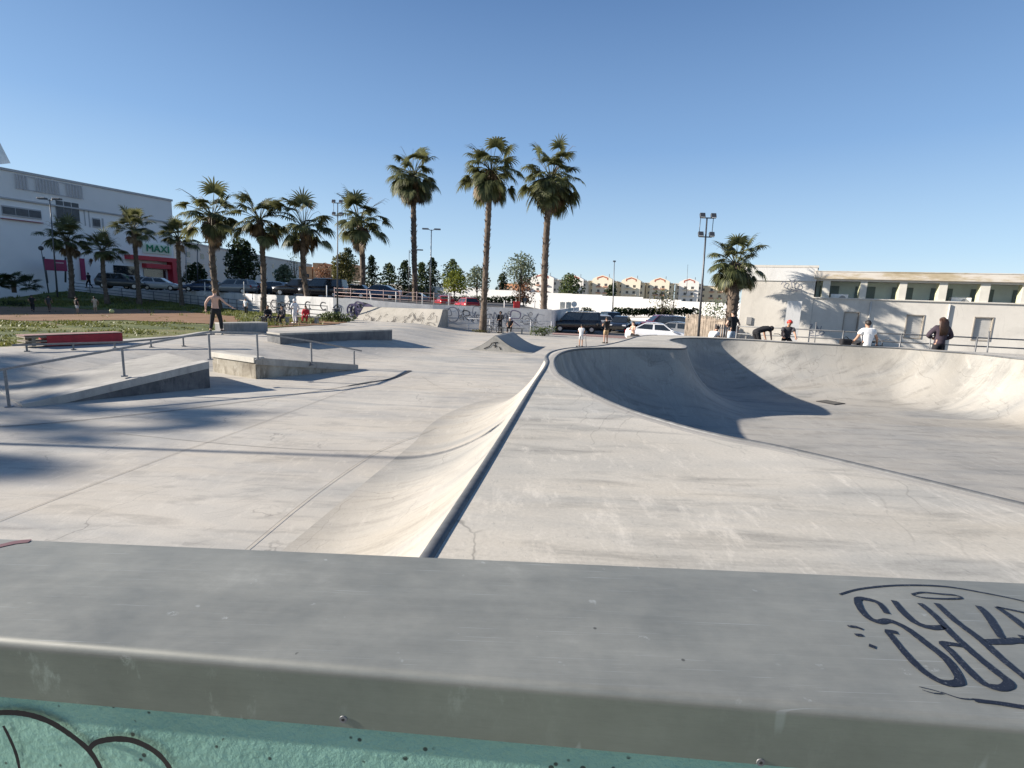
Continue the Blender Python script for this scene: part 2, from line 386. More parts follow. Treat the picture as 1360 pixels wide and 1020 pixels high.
# deck top: polygon with a hole
def deckmesh():
    ring = ol+rest; n1 = len(ring); n2 = len(inner); pts = [p.copy() for p in ring]+[p.copy() for p in inner]
    e = [(i, (i+1) % n1) for i in range(n1)]+[(n1+i, n1+(i+1) % n2) for i in range(n2)]
    oa = np.array([(p.x, p.y) for p in ring])
    X, Y = np.meshgrid(np.arange(-1, 20, .5), np.arange(-3.5, 19, .5)); X = X.ravel(); Y = Y.ravel()
    k = inside(X, Y, oa) & ~inside(X, Y, ia); X, Y = X[k], Y[k]; k = (pdist(X, Y, oa) > .2) & (pdist(X, Y, ia) > .2)
    pts += [Vector((float(a), float(b))) for a, b in zip(X[k], Y[k])]
    r = delaunay_2d_cdt(pts, e, [], 1, 1e-6); mb = MB(); fs = []
    for f in r[2]:
        c = sum((r[0][i] for i in f), Vector((0, 0)))/len(f)
        if not inside(np.array([c.x]), np.array([c.y]), ia)[0]: fs.append(tuple(f))
    mb.add([(v.x, v.y, DZ) for v in r[0]], fs)
    bk = [ring[n1-len(rest)-1]]+rest
    for a, b in zip(bk, bk[1:]): mb.quad((a.x, a.y, -.3), (b.x, b.y, -.3), (b.x, b.y, DZ), (a.x, a.y, DZ))
    return mb
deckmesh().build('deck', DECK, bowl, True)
# quarter pipe sweep along the outer line
mb = MB(); e = 2.4; R_ = (e*e+DZ*DZ)/(2*DZ); K = 18; vs = []; n = len(ol)
nrm = []
for i in range(n):
    t = (ol[min(i+3, n-1)]-ol[max(i-3, 0)]).normalized(); nrm.append(Vector((-t.y, t.x)))
for i in range(n):
    for k in range(K+1):
        d = e*k/K; z = R_-math.sqrt(max(0, R_*R_-(e-d)**2)); q = ol[i]+nrm[i]*d
        vs.append((q.x, q.y, max(z+.004, .004) if k < K else .004))
mb.add(vs, [(i*(K+1)+k, i*(K+1)+k+1, (i+1)*(K+1)+k+1, (i+1)*(K+1)+k) for i in range(n-1) for k in range(K)], 0, True)
QP = concrete('transition_concrete', (.42, .395, .35), (.35, .335, .305), (.46, .43, .385), .2, .5, cracks=.4)
mb.build('quarter_pipe', QP, bowl, True)
mb = MB(); mb.tube([(p.x+.0, p.y, DZ-.026) for p in ol[:-8]], .042, 12); mb.build('coping', COPE, bowl, True)
mb = MB()
P = [(p.x, p.y, DZ-.004) for p in inner]; mb.tube(P+[P[0], P[1]], .024, 8, cap=False); mb.build('pool_coping', COPE, bowl, True)
mb = MB(); m = len(inner); vs = []
for i in range(m):
    t = (inner[(i+1) % m]-inner[i-1]).normalized(); nn = Vector((t.y, -t.x))
    tst = inner[i]+nn*.05
    if i == 0: sg = -1 if inside(np.array([tst.x]), np.array([tst.y]), ia)[0] else 1
    nn *= sg
    for d, z in ((.0, 0.004), (.09, .004), (.15, -.002)): q = inner[i]+nn*d; vs.append((q.x, q.y, DZ+z))
mb.add(vs, [(i*3+k, i*3+k+1, ((i+1) % m)*3+k+1, ((i+1) % m)*3+k) for i in range(m) for k in range(2)], 0)
mb.build('coping_band', concrete('coping_band_concrete', (.40, .38, .345), (.34, .325, .30), (.45, .43, .385), 0, .3), bowl, True)
q = G(1103, 534, .02); mb = MB(); mb.box((q.x, q.y, .012), (.55, .55, .015), .5)
for k in range(6): mb.box((q.x+(-.2+.08*k)*math.cos(.5), q.y+(-.2+.08*k)*math.sin(.5), .024), (.02, .48, .012), .5, 1)
mb.build('drain_grate', [BLACKP, plain('grate_iron', (.05, .05, .05), .8)], bowl, True)
# floor joints and the crease lines
JOINT = plain('joint_dark', (.27, .255, .23), .9)
def joint(pts, w, z=.008):
    P = crom([(*G(a, b, 0).to_2d(), 0) for a, b in pts], .5); mb = MB()
    P = [Vector((p.x, p.y, zf(p.x, p.y)+z)) for p in P]; mb.ribbon(P, w, (0, 0, 1), 0)
    return struct(mb.build('floor_joint', JOINT))
joint([(-60, 718), (0, 692), (120, 645), (240, 600), (320, 572), (430, 530), (500, 503)], .012)
joint([(322, 735), (420, 655), (504, 599), (560, 577), (600, 562)], .011, .014)
joint([(150, 575), (300, 590), (420, 598), (505, 599)], .012)
joint([(560, 500), (600, 520), (690, 523)], .01)
# ------------------------------------------------------------------ camera-side ledge
lz = 2.05
A, B = Vector((-.92, .84)), Vector((.85, .735)); Cc, D = Vector((-1.28, 1.215)), Vector((1.3, 1.19))
def ext(a, b, x): t = (x-a.x)/(b.x-a.x); return a+(b-a)*t
NL, NR, FLp, FR = ext(A, B, -4.2), ext(A, B, 4.6), ext(Cc, D, -4.2), ext(Cc, D, 4.6)
ledge = thing('concrete_ledge', 'green painted concrete ledge wall capped with grey steel plate, right in front of the viewer', 'ledge', (0, .97, 0))
def steelmat():
    m, nt, b = newmat('ledge_steel'); v = coords(nt, (1.2, 14, 14)); v1 = coords(nt)
    s = noise(nt, 2.0, 10, .7, v); w = noise(nt, 4.5, 10, .7, v1)
    c = ramp(nt, w, [(.3, (.235, .24, .215)), (.6, (.29, .292, .262)), (.78, (.36, .362, .33))])
    c = mixc(nt, .22, c, ramp(nt, s, [(.35, (.75,)*3), (.65, (1.1,)*3)]), 'MULTIPLY')
    sp = noise(nt, 26, 3, .5, v1); c = mixc(nt, ramp(nt, sp, [(.72, (0, 0, 0)), (.78, (.5,)*3)]), c, (.5, .52, .5))
    fs_ = noise(nt, 6., 4, .9, coords(nt, (1., 60, 60), (0, 0, .04))); c = mixc(nt, .3, c, ramp(nt, fs_, [(.36, (.82,)*3), (.5, (1.,)*3), (.7, (1.12,)*3)]), 'MULTIPLY')
    for ang, sc2, th in ((.12, 3.5, .70), (-.5, 5., .73), (1.1, 5., .73)):
        sn = noise(nt, sc2, 2, .5, coords(nt, (1., 90, 1), (0, 0, ang)), .3); c = mixc(nt, ramp(nt, sn, [(th, (0,)*3), (th+.03, (.5,)*3)]), c, (.44, .46, .45))
    gr = noise(nt, 1.6, 8, .7, coords(nt, (1, 2.5, 1), (.2, 0, .3))); c = mixc(nt, 1., c, ramp(nt, gr, [(.36, (.84, .85, .86)), (.6, (1.05,)*3)]), 'MULTIPLY')
    vo = N(nt, 'ShaderNodeTexVoronoi'); vo.inputs['Scale'].default_value = 11; nt.links.new(v1, vo.inputs['Vector'])
    ck = mixc(nt, 1., ramp(nt, vo.outputs['Distance'], [(.03, (.8, .8, .8)), (.05, (0, 0, 0))]), ramp(nt, noise(nt, 9, 2, .5, v1), [(.56, (0,)*3), (.58, (1,)*3)]), 'MULTIPLY'); c = mixc(nt, ck, c, (.06, .06, .055))
    vo2 = N(nt, 'ShaderNodeTexVoronoi'); vo2.inputs['Scale'].default_value = 6; nt.links.new(coords(nt, (1, 1.7, 1), (.3, .2, 1.)), vo2.inputs['Vector'])
    ck = mixc(nt, 1., ramp(nt, vo2.outputs['Distance'], [(.04, (.7,)*3), (.1, (0, 0, 0))]), ramp(nt, noise(nt, 40, 6, .8, v1), [(.5, (0,)*3), (.56, (1,)*3)]), 'MULTIPLY'); c = mixc(nt, ck, c, (.5, .52, .5))
    tz_ = N(nt, 'ShaderNodeTexCoord'); sz_ = N(nt, 'ShaderNodeSeparateXYZ'); nt.links.new(tz_.outputs['Object'], sz_.inputs[0])
    # folded lip: dark green reflection tinted into the colour, plus pale corrosion blotches
    lp = N(nt, 'ShaderNodeMapRange'); lp.inputs['From Min'].default_value = 2.038; lp.inputs['From Max'].default_value = 2.030; nt.links.new(sz_.outputs['Z'], lp.inputs['Value'])
    vz = coords(nt, (1, 1, .45)); blot = mixc(nt, 1., ramp(nt, noise(nt, 13, 9, .75, vz), [(.56, (0,)*3), (.66, (.6,)*3)]), ramp(nt, noise(nt, 2.2, 2, .5, v1), [(.45, (.15,)*3), (.6, (1,)*3)]), 'MULTIPLY')
    lip = mixc(nt, blot, mixc(nt, 1., c, (.72, .80, .73), 'MULTIPLY'), (.36, .42, .36)); c = mixc(nt, lp.outputs[0], c, lip)
    nt.links.new(c, b.inputs['Base Color']); b.inputs['Metallic'].default_value = .3
    nt.links.new(ramp(nt, w, [(.3, (.5,)*3), (.7, (.66,)*3)]), b.inputs['Roughness']); bump(nt, b, fs_, .12, .001); return m
LST = steelmat()
dx = (NR-NL).normalized(); nx = Vector((dx.y, -dx.x))     # toward the camera
mb = MB(); prof_ = [];
rr = .013
prof_.append((None, 0)); secs = []
for k in range(8): a = pi/2*k/7; secs.append((rr-rr*math.sin(a), -(rr-rr*math.cos(a))))   # (inward, down)
vs = []
for (P_, Q_) in ((NL, FLp), (NR, FR)):
    vs.append((Q_.x, Q_.y, lz-.12)); vs.append((Q_.x, Q_.y, lz-.004)); vs.append((Q_.x, Q_.y-.006, lz))
    for (i_, d_) in secs: vs.append((P_.x-nx.x*i_, P_.y-nx.y*i_, lz+d_))
    vs.append((P_.x, P_.y, lz-.118)); vs.append((P_.x-nx.x*.012, P_.y-nx.y*.012, lz-.118))
h = len(vs)//2
mb.add(vs, [(i, i+1, h+i+1, h+i) for i in range(h-1)], 0, False)
for i in range(len(mb.sm)): mb.sm[i] = 3 <= i <= 9
o = mb.build('steel_cap', LST, ledge, True)
def greenmat():
    m, nt, b = newmat('green_paint'); v = coords(nt); a = noise(nt, 55, 6, .6, v); w = noise(nt, 5, 4, .6, v)
    vo = N(nt, 'ShaderNodeTexVoronoi'); vo.inputs['Scale'].default_value = 34; nt.links.new(v, vo.inputs['Vector'])
    c = ramp(nt, w, [(.3, (.185, .37, .30)), (.7, (.25, .46, .37))])
    pit = ramp(nt, vo.outputs['Distance'], [(.14, (1, 1, 1)), (.20, (0, 0, 0))])
    pm = mixc(nt, 1., pit, ramp(nt, noise(nt, 14, 2, .5, v), [(.55, (0,)*3), (.57, (1,)*3)]), 'MULTIPLY')
    c = mixc(nt, pm, c, (.02, .05, .04)); nt.links.new(c, b.inputs['Base Color']); b.inputs['Roughness'].default_value = .6
    bump(nt, b, a, .9, .009); return m
mb = MB(); mb.prism([(NL.x, NL.y+.009), (NR.x, NR.y+.009), (FR.x, FR.y-.01), (FLp.x, FLp.y-.01)], -.2, lz-.01)
mb.build('painted_wall', greenmat(), ledge, True)
def ledgeP(px, py): return G(px, py, lz)
def wallP(px, py):
    u, z = GP(px, py, (NL.x, NL.y), dx); q = NL+dx*u; return Vector((q.x, q.y, z))
mb = MB()
def st(pts, w0, f=ledgeP, nn=(0, 0, 1), lift=.0015, target=None):
    P = crom([f(*p) for p in pts], .006)
    n = len(P); W_ = [w0*(.75+.25*math.sin(pi*(i+1)/(n+1)))*random.uniform(.93, 1.07) for i in range(n)]
    (target or mb).ribbon(P, W_, nn, lift)
def cr(l): return [(1060+a*300/1093., 740+b*280/1020.) for a, b in l]
W1 = .0165
for s_, w in [([(200, 182), (300, 155), (480, 138), (700, 143), (900, 175), (1090, 215), (1200, 250)], .006),
          ([(548, 182), (600, 172), (690, 180), (760, 186), (790, 200), (700, 203), (600, 197), (550, 184)], .006),
          ([(430, 275), (390, 225), (330, 205), (288, 205), (300, 250), (340, 295), (390, 315), (440, 310), (520, 345), (620, 420), (720, 500), (780, 590), (760, 612), (690, 605), (600, 550), (520, 470), (450, 385), (432, 360), (480, 368)], W1),
          ([(462, 212), (510, 270), (570, 320), (640, 342), (705, 340)], W1),
          ([(588, 225), (660, 285), (740, 370), (850, 470), (960, 560), (1020, 610), (980, 635), (900, 615), (820, 545), (740, 460), (700, 420), (780, 428)], W1),
          ([(668, 225), (760, 310), (880, 400), (980, 490), (1090, 580), (1180, 650)], W1),
          ([(870, 238), (920, 290), (985, 395)], W1), ([(910, 412), (1000, 410), (1060, 405), (1160, 415)], W1*1.1),
          ([(960, 243), (1030, 290), (1100, 345), (1180, 400)], W1), ([(960, 243), (1090, 270), (1200, 300)], .008), ([(1070, 388), (1140, 400)], W1),
          ([(850, 695), (960, 708), (1090, 728), (1250, 750)], .010), ([(240, 336), (280, 340), (312, 352)], .008), ([(275, 378), (312, 380)], .009), ([(342, 428), (374, 440)], .012),
          ([(585, 630), (650, 645), (700, 662), (650, 660), (600, 645)], .002), ([(690, 655), (780, 685), (850, 690)], .0025)]:
    st(cr(s_), w)
def sprayworn():
    m, nt, b = newmat('worn_black_spray'); v = coords(nt); f = noise(nt, 240, 3, .7, v)
    nt.links.new(ramp(nt, f, [(.5, (.008, .008, .014)), (.60, (.012, .012, .02)), (.70, (.13, .14, .15))]), b.inputs['Base Color']); b.inputs['Roughness'].default_value = .45; return m
mb.build('graffiti', sprayworn(), ledge, True)
mb = MB(); nv = (nx.x, nx.y, 0)
def cl(l): return [(a*500/1360., 700+b*320/870.) for a, b in l]
st(cl([(-80, 680), (0, 668), (90, 672), (180, 700), (260, 750), (320, 800), (355, 850), (372, 890)]), .0125, wallP, nv, .0015)
st(cl([(322, 805), (350, 775), (420, 762), (490, 770), (560, 805), (605, 850), (625, 890)]), .0125, wallP, nv, .002)
st(cl([(15, 715), (40, 765), (62, 820), (75, 880)]), .007, wallP, nv, .0015)
mb.build('graffiti', BLACKP, ledge, True)
mb = MB(); st([(-10, 728), (20, 721), (40, 719)], .02); mb.build('paint_smear', plain('dull_red_smear', (.16, .08, .09), .7), ledge, True)
for px, py in [(456, 955), (-130, 900), (1010, 1012)]:
    q = wallP(px, py); mb = MB(); mb.tube([q-Vector(nv)*.002, q+Vector(nv)*.0018], [.0075, .0068], 14); mb.tube([q+Vector(nv)*.001, q+Vector(nv)*.0024], .003, 6, 1)
    mb.build('screw', [RAILG, BLACKP], ledge, True)
# viewer's own ground
mb = MB(); mb.prism([(-.2, -6), (12, -6), (12, .7), (-.2, .74)], 1.0, 1.05); mb.quad((-12, -6, .6), (-.25, -6, .6), (-.25, .7, .6), (-12, .7, .6))
struct(mb.build('footpath', ASPH))
# ------------------------------------------------------------------ street obstacles: funbox, ledges, rails, kickers
up = Vector((.64, .77)).normalized()
def ledge_obj(name, label, A, B, z0, h, back, mat, cap, hA=None):
    """straight block: front bottom edge A->B, depth 'back' away from the viewer"""
    A = Vector(A[:2]); B = Vector(B[:2]); u = (B-A).normalized(); n = Vector((-u.y, u.x))
    if n.y < 0: n = -n
    t = thing(name, label, 'ledge', ((A+B)/2).to_3d()+Vector((0, 0, z0))); P = [A, B, B+n*back, A+n*back]
    if (B-A).cross(n) < 0: P = P[::-1]
    hh = hA if hA is not None else h
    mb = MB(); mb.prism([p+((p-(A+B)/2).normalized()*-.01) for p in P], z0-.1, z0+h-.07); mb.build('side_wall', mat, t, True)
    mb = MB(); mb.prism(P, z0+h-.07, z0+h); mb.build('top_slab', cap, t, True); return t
ledge_obj('low_ledge', 'long low concrete ledge with dark shaded side, centre left in front of the bank ramp', G(372, 458.5, .42), G(521, 450.5, .42), .42, .50, 1.0, SHADEC, LEDGEC)
ledge_obj('low_ledge', 'short concrete block ledge beside the shirtless skater', G(297, 443.5, .5), G(356, 441.5, .5), .5, .52, .8, SHADEC2, LEDGEC)
# two hubba wedges of the funbox
fb = thing('funbox', 'low concrete funbox ramp with a gap in the middle, under the long sloping handrail', 'ramp', (-8.5, 13.8, 0))
def wedge(pts, name, mat, mat2):
    # pts: bottom xy list ccw with top z
    mb = MB(); mb.prism([p[:2] for p in pts], -.02, [p[2] for p in pts]); return mb.build(name, mat, fb, True)
a0 = G(30, 541, 0); a1 = G(279, 515, 0)
zt = .68
n_ = Vector((-.80, .60, 0)); ud = (a1-a0).normalized()
W_ = 3.0
wl = [a0.to_2d(), a1.to_2d(), (a1+n_*W_).to_2d(), (a0+n_*W_).to_2d()]
mb = MB(); mb.prism([tuple(p) for p in wl], -.02, [.02, zt, zt, .02]); mb.build('ramp_slope', concrete('slope_concrete', (.40, .385, .35), (.30, .29, .27), (.46, .44, .40), .2, .6, big=.8), fb, True)
mb = MB(); i = .34       # pale hubba lip along the near edge of the slope
vs = []
for P_, z in ((a0, .02), (a1, zt)):
    for d, dz in ((-.03, .05), (-.03, -.14), (i, .05), (i, .002)): q = P_+n_*d; vs.append((q.x, q.y, z+dz))
mb.add(vs, [(0, 1, 5, 4), (0, 4, 6, 2), (2, 6, 7, 3), (4, 5, 7, 6), (0, 2, 3, 1)]); sw_ = MB(); q0_ = a0-n_*.012; q1_ = a1-n_*.012; sw_.quad((q0_.x, q0_.y, -.01), (q1_.x, q1_.y, -.01), (q1_.x, q1_.y, zt-.14), (q0_.x, q0_.y, -.01+.02)); sw_.build('side_wall', SHADEC, fb, True); mb.build('hubba_ledge', concrete('hubba_concrete', (.47, .455, .42), (.37, .36, .34), (.53, .51, .47), .3, .5, big=1.), fb, True)
b0 = G(340, 503.5, 0); b1 = G(283, 494, 0); b2 = G(475, 491, 0)
mb = MB(); n2 = (b1-b0).normalized()
pl = [b0, b2, b2+n2*2.2, b1]
mb.prism([p.to_2d()[:] for p in pl], -.02, [.5, .02, .02, .5]); mb.build('ramp_slope', LEDGED, fb, True)
mb = MB(); vs = []
f_ = (b2-b0).normalized(); s2 = Vector((f_.y, -f_.x, 0))
for P_, z in ((b0, .50), (b2, .02)):
    for d, dz in ((.04, .16), (.04, -.05), (-.3, .16), (-.3, 0)): q = P_+s2*d; vs.append((q.x, q.y, z+dz))
mb.add(vs, [(0, 4, 5, 1), (0, 2, 6, 4), (2, 3, 7, 6), (4, 6, 7, 5), (0, 1, 3, 2)])
mb.build('hubba_ledge', LEDGEC, fb, True)
mb = MB(); vs = []; s3 = Vector((n2.y, -n2.x, 0)); 
if s3.y > 0: s3 = -s3
for P_ in (b0, b1):
    for d, dz in ((.05, .16), (.05, 0), (-.3, .16), (-.3, 0)): q = P_+s3*d; vs.append((q.x, q.y, .50+dz))
mb.add(vs, [(0, 1, 5, 4), (0, 4, 6, 2), (2, 6, 7, 3), (4, 5, 7, 6), (0, 2, 3, 1)]); mb.build('end_cap', concrete('pale_cap', (.6, .57, .5), (.5, .47, .41), (.66, .63, .56), 0, .5, big=1.2), fb, True)
# low pad in front with its dark crease
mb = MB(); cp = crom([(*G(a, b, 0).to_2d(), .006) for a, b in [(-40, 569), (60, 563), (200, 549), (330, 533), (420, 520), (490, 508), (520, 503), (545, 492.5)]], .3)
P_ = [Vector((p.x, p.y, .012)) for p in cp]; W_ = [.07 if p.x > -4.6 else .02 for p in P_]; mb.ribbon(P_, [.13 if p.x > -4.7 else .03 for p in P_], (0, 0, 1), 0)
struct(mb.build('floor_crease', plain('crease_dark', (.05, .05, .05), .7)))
mb = MB(); cp = [Vector((*G(a, b, 0).to_2d(), .014)) for a, b in [(476, 490), (510, 491), (545, 492)]]; mb.ribbon(cp, .03, (0, 0, 1), 0); struct(mb.build('floor_crease', JOINT))
def rail(name, label, pts, posts, mat, w=.06, hgt=.06, postw=.05, cat='handrail', group=None):
    """pts: world points of the beam; posts: (world top point, ground z)"""
    base = Vector(posts[0][0]); t = thing(name, label, cat, (base.x, base.y, posts[0][1]), group=group)
    mb = MB(); mb.tube(pts, w/2*1.2, 4, smooth=False); mb.build('beam', mat, t, True)
    for p, z0 in posts:
        mb = MB(); p = Vector(p); mb.box((p.x, p.y, (p.z+z0)/2-.015), (postw, postw, p.z-z0-.03), .7); mb.box((p.x, p.y, z0+.01), (.14, .14, .02), .7); mb.build('post', mat, t, True)
    return t
# handrail over the funbox: line through post feet
f1 = G(8, 541, 0); f2 = G(472, 491, 0)
u_ = (f2-f1).to_2d(); L_ = u_.length; u_ = u_/L_
def rp(px, py): s, z = GP(px, py, (f1.x, f1.y), u_); return Vector((f1.x+u_.x*s, f1.y+u_.y*s, z))
beam = [rp(-14, 493), rp(6, 490), rp(160, 463), rp(277, 441), rp(341, 442), rp(413, 453), rp(480, 466)]
posts = [(rp(6, 490), 0), (rp(162, 462.5), .45), (rp(277, 442), .72), (rp(341, 443), .62), (rp(413, 454), .3), (rp(470, 465), .02)]
rail('handrail', 'long grey steel handrail kinked over the funbox, from the left edge down to the middle', beam, posts, STEEL)
r1 = G(38, 475, .3); r2 = G(243, 459.5, .5); uu = (r2-r1).to_2d(); uu.normalize()
def rp2(px, py): s, z = GP(px, py, (r1.x, r1.y), uu); return Vector((r1.x+uu.x*s, r1.y+uu.y*s, z))
pts = [rp2(16, 458.5), rp2(160, 454.5), rp2(285, 443.5)]
posts = []
for a, b in [(35, 458), (97, 456.3), (152, 454.5), (200, 450.5), (243, 447)]:
    p = rp2(a, b); posts.append((p, zf(p.x, p.y)))
rail('flat_rail', 'low dark flat grind rail in front of the red box', pts, posts, RAILG, .07, cat='grind rail')
# red box bench
c0 = G(29, 461.5, .5); c1 = G(158, 455, .5); uu3 = (c1-c0).to_2d(); ln = uu3.length; uu3.normalize(); an = math.atan2(uu3.y, uu3.x)
sb = (c1-c0).length/129.
t = thing('red_box', 'long red painted box with an open slatted wooden end, behind the flat rail', 'box', ((c0+c1)/2)[:], an)
t.matrix_basis = Matrix.LocRotScale((c0+c1)/2, Matrix.Rotation(an, 3, 'Z'), None)
hb = 17.5*(c0.length/F)*.68
mb = MB(); mb.box((ln*.1, -.0, hb/2), (ln*.8, .6, hb-.06), bev=.01); mb.build('red_panel', plain('faded_red', (.34, .018, .028), .6, 0, .25, 3), t)
mb = MB()
mb.box((-ln*.4, .0, hb-.06), (ln*.2, .6, .05)); mb.box((-ln*.4, 0, .1), (ln*.2, .6, .05)); mb.box((-ln*.4, 0, hb*.5), (ln*.2, .6, .05))
for s_ in (-.26, 0, .26): mb.box((-ln*.42, s_, hb*.5), (.09, .07, hb-.1))
mb.build('pallet_end', plain('weathered_wood', (.22, .19, .15), .9, 0, .3, 20), t)
mb = MB(); mb.box((ln*.0, 0, hb-.005), (ln*1.01, .61, .02)); mb.build('top_board', plain('dull_board', (.30, .19, .17), .9, 0, .2, 6), t)
# small A-shaped kicker (pyramid) in the middle
kd = (G(712, 466, 0)-G(650, 468, 0)); 
k0 = G(628, 464.5, 0); k1 = G(676, 468.5, 0); 
t = thing('kicker_ramp', 'small peaked concrete kicker ramp with a shaded curved right face', 'ramp', (0, 26, 0))
def kick():
    # front face lower edge runs from far left tip to right tip; ridge goes away from viewer
    L = G(622, 464.6, 0); Rr = G(706, 469.5, 0); dep = Vector((.85, 3.9, 0)); PK = .43; HP = .84
    ax = (Rr-L); Lx = ax.length; u = ax.normalized(); mb = MB(); sd_ = MB(); K = 24; vs = []
    for k in range(K+1):
        q = k/K; d_ = (PK-q)/PK if q < PK else (q-PK)/(1-PK)
        z = HP*(1-d_)**(1.5 if q < PK else 1.9)
        p = L+ax*q; vs += [(p.x, p.y, z+.01), (p.x+dep.x, p.y+dep.y, z+.01)]
    mb.add(vs, [(2*i, 2*i+2, 2*i+3, 2*i+1) for i in range(K)], 0, False); mb.build('ramp_surface', concrete('kicker_concrete', (.4, .39, .36), (.33, .32, .3), (.45, .44, .4), 0, .3), t, True)
    for off in (0, 1):
        b = []; tp = []
        for k in range(K+1):
            v = vs[2*k+off]; b.append((v[0], v[1], -.05)); tp.append((v[0], v[1], v[2]-.012))
        sd_ = MB(); sd_.add(b+tp, [(i, i+1, K+2+i, K+1+i) for i in range(K)]); sd_.build('side_wall', LEDGEC, t, True)
    g = MB(); m_ = L+ax*.43; nn = Vector((u.y, -u.x, 0))
    if nn.y > 0: nn = -nn
    for pp in [[(0, .18), (.0, .46)], [(-.12, .44), (.14, .47)], [(-.1, .3), (.1, .27)], [(-.6, .1), (-.3, .24), (-.15, .44)], [(.3, .1), (.22, .25)]]:
        g.ribbon([m_+u*a+Vector((0, 0, b)) for a, b in pp], .05, nn, .015)
    g.build('graffiti', BLACKP, t, True)
kick()
# far bank / quarter pipe with scribbles
t = thing('bank_ramp', 'wide graffiti-scribbled concrete bank ramp below the street wall', 'ramp', (-9, 38, 0))
qA = G(462, 431, .15); qB = G(577, 439.5, .05); tA = GY(483, 407.5, qA.y+1.9); tB = GY(588, 411, qB.y+1.6)
mb = MB(); K = 12; vs = []
for k in range(K+1):
    q = k/K; zz = q**1.7
    for a, b in ((qA, tA), (qB, tB)): p = a+(b-a)*q; vs.append((p.x, p.y, a.z+(b.z-a.z)*zz+.0))
mb.add(vs, [(2*i, 2*i+1, 2*i+3, 2*i+2) for i in range(K)], 0, True)
mb.quad(tA, tB, tB+Vector((.3, 1, 0)), tA+Vector((.3, 1, 0)))
mb.build('ramp_surface', concrete('bank_concrete', (.46, .43, .37), (.38, .35, .30), (.52, .48, .42), .4, .5), t, True)
sd_ = MB(); b = [(vs[2*k+1][0], vs[2*k+1][1], -.1) for k in range(K+1)]; tp = [(vs[2*k+1][0], vs[2*k+1][1], vs[2*k+1][2]-.005) for k in range(K+1)]
sd_.add(b+tp, [(i, i+1, K+2+i, K+1+i) for i in range(K)]); sd_.quad((tB.x, tB.y, -.1), (tB.x+.3, tB.y+1, -.1), (tB.x+.3, tB.y+1, tB.z), tB)
sd_.build('side_wall', LEDGEC, t, True)
g = MB(); ax = (qB-qA); 
for i in range(46):
    a, q0 = random.uniform(.08, .95), random.uniform(.2, .8); pts = []
    for j in range(random.randint(3, 6)):
        aa = a+random.uniform(-.03, .03); qq = min(.93, max(.1, q0+random.uniform(-.16, .16))); 
        lo = qA+(qB-qA)*aa; hi = tA+(tB-tA)*aa; p = lo+(hi-lo)*qq; zl = lo.z+(hi.z-lo.z)*qq**1.7; pts.append((p.x, p.y-.03, zl+.03))
    g.ribbon(crom(pts, .1), .035, (0, -.75, .66), .01)
g.build('graffiti', plain('grey_spray', (.13, .12, .11), .8), t, True)
# ------------------------------------------------------------------ retaining wall with graffiti, railings
WL = [(-62, 64, 2.1), (-57, 63, 1.9), (-41, 62, .8), (-25.5, 49.5, .58), (-16, 44.6, .5), (-7, 43.2, .2), (3.1, 42.6, 0)]
t = thing('retaining_wall', 'long pale retaining wall covered in graffiti, holding up the street', 'wall', (-8, 43.8, 0))
def tz(x): return 2.22 if x < -16 else 2.22-.27*ss(-16, -7, x)
mb = MB(); pts = []
for a, b in zip(WL, WL[1:]):
    for k in range(6): q = k/6; x = a[0]+(b[0]-a[0])*q; pts.append((x, a[1]+(b[1]-a[1])*q+.9, a[2]+(b[2]-a[2])*q))
pts.append((3.1, 43.5, 0)); m_ = len(pts); vs = []
for x, y, z in pts: vs += [(x, y, z-.3), (x, y, tz(x)), (x, y+.25, tz(x)), (x, y+.25, 1.5)]
mb.add(vs, [(4*i+k, 4*(i+1)+k, 4*(i+1)+k+1, 4*i+k+1) for i in range(m_-1) for k in range(3)])
mb.prism([(3.1, 43.5), (3.35, 43.5), (9.3, 75), (9.05, 75)], -.2, 1.9)
mb.build('wall_face', concrete('graffiti_wall', (.68, .67, .66), (.54, .54, .54), (.80, .79, .77), 0, .5), t, True)
GR = [plain('spray_charcoal', (.04, .04, .05), .8), plain('spray_greyblue', (.22, .23, .27), .8), plain('spray_white', (.8, .8, .8), .8), plain('spray_violet', (.16, .13, .22), .8)]
def wallz(x):
    for a, b in zip(WL, WL[1:]):
        if a[0] <= x <= b[0]: q = (x-a[0])/(b[0]-a[0]); return a[1]+(b[1]-a[1])*q+.9, a[2]+(b[2]-a[2])*q
    return 43.5, 0
g = MB()
def letter(kind, x, z, s, mi, w):
    Ls = {'o': [(math.cos(a)*.42, .5+math.sin(a)*.5) for a in np.linspace(0, 6.3, 14)], 'M': [(-.5, 0), (-.45, 1), (0, .35), (.45, 1), (.5, 0)],
          'e': [(-.3, .5), (.35, .55), (.2, 1), (-.3, .85), (-.35, .2), (.3, .1)], 'r': [(-.3, 0), (-.3, 1), (.3, .95), (.25, .55), (-.3, .5), (.35, 0)],
          's': [(.35, .9), (-.2, 1), (-.35, .7), (.3, .4), (.2, .05), (-.4, .1)], 'z': [(-.4, .95), (.4, 1), (-.4, .05), (.45, 0)], 'c': [(.35, .9), (-.2, .95), (-.45, .5), (-.1, .02), (.4, .15)],
          'y': [(-.4, 1), (0, .5), (.4, 1), (-.1, -.1)], 'i': [(0, 0), (.05, 1)], 'f': [(.35, 1), (-.2, .9), (-.25, 0), (-.2, .5), (.2, .5)]}
    P = []
    for a, b in Ls[kind]:
        xx = x+a*s; y, z0 = wallz(xx); P.append((xx, y-.02, z0+z+b*s))
    P = crom(P, .08); g.ribbon(P, w, (0, -1, 0), .01+.004*mi, mi)
x = -5.8
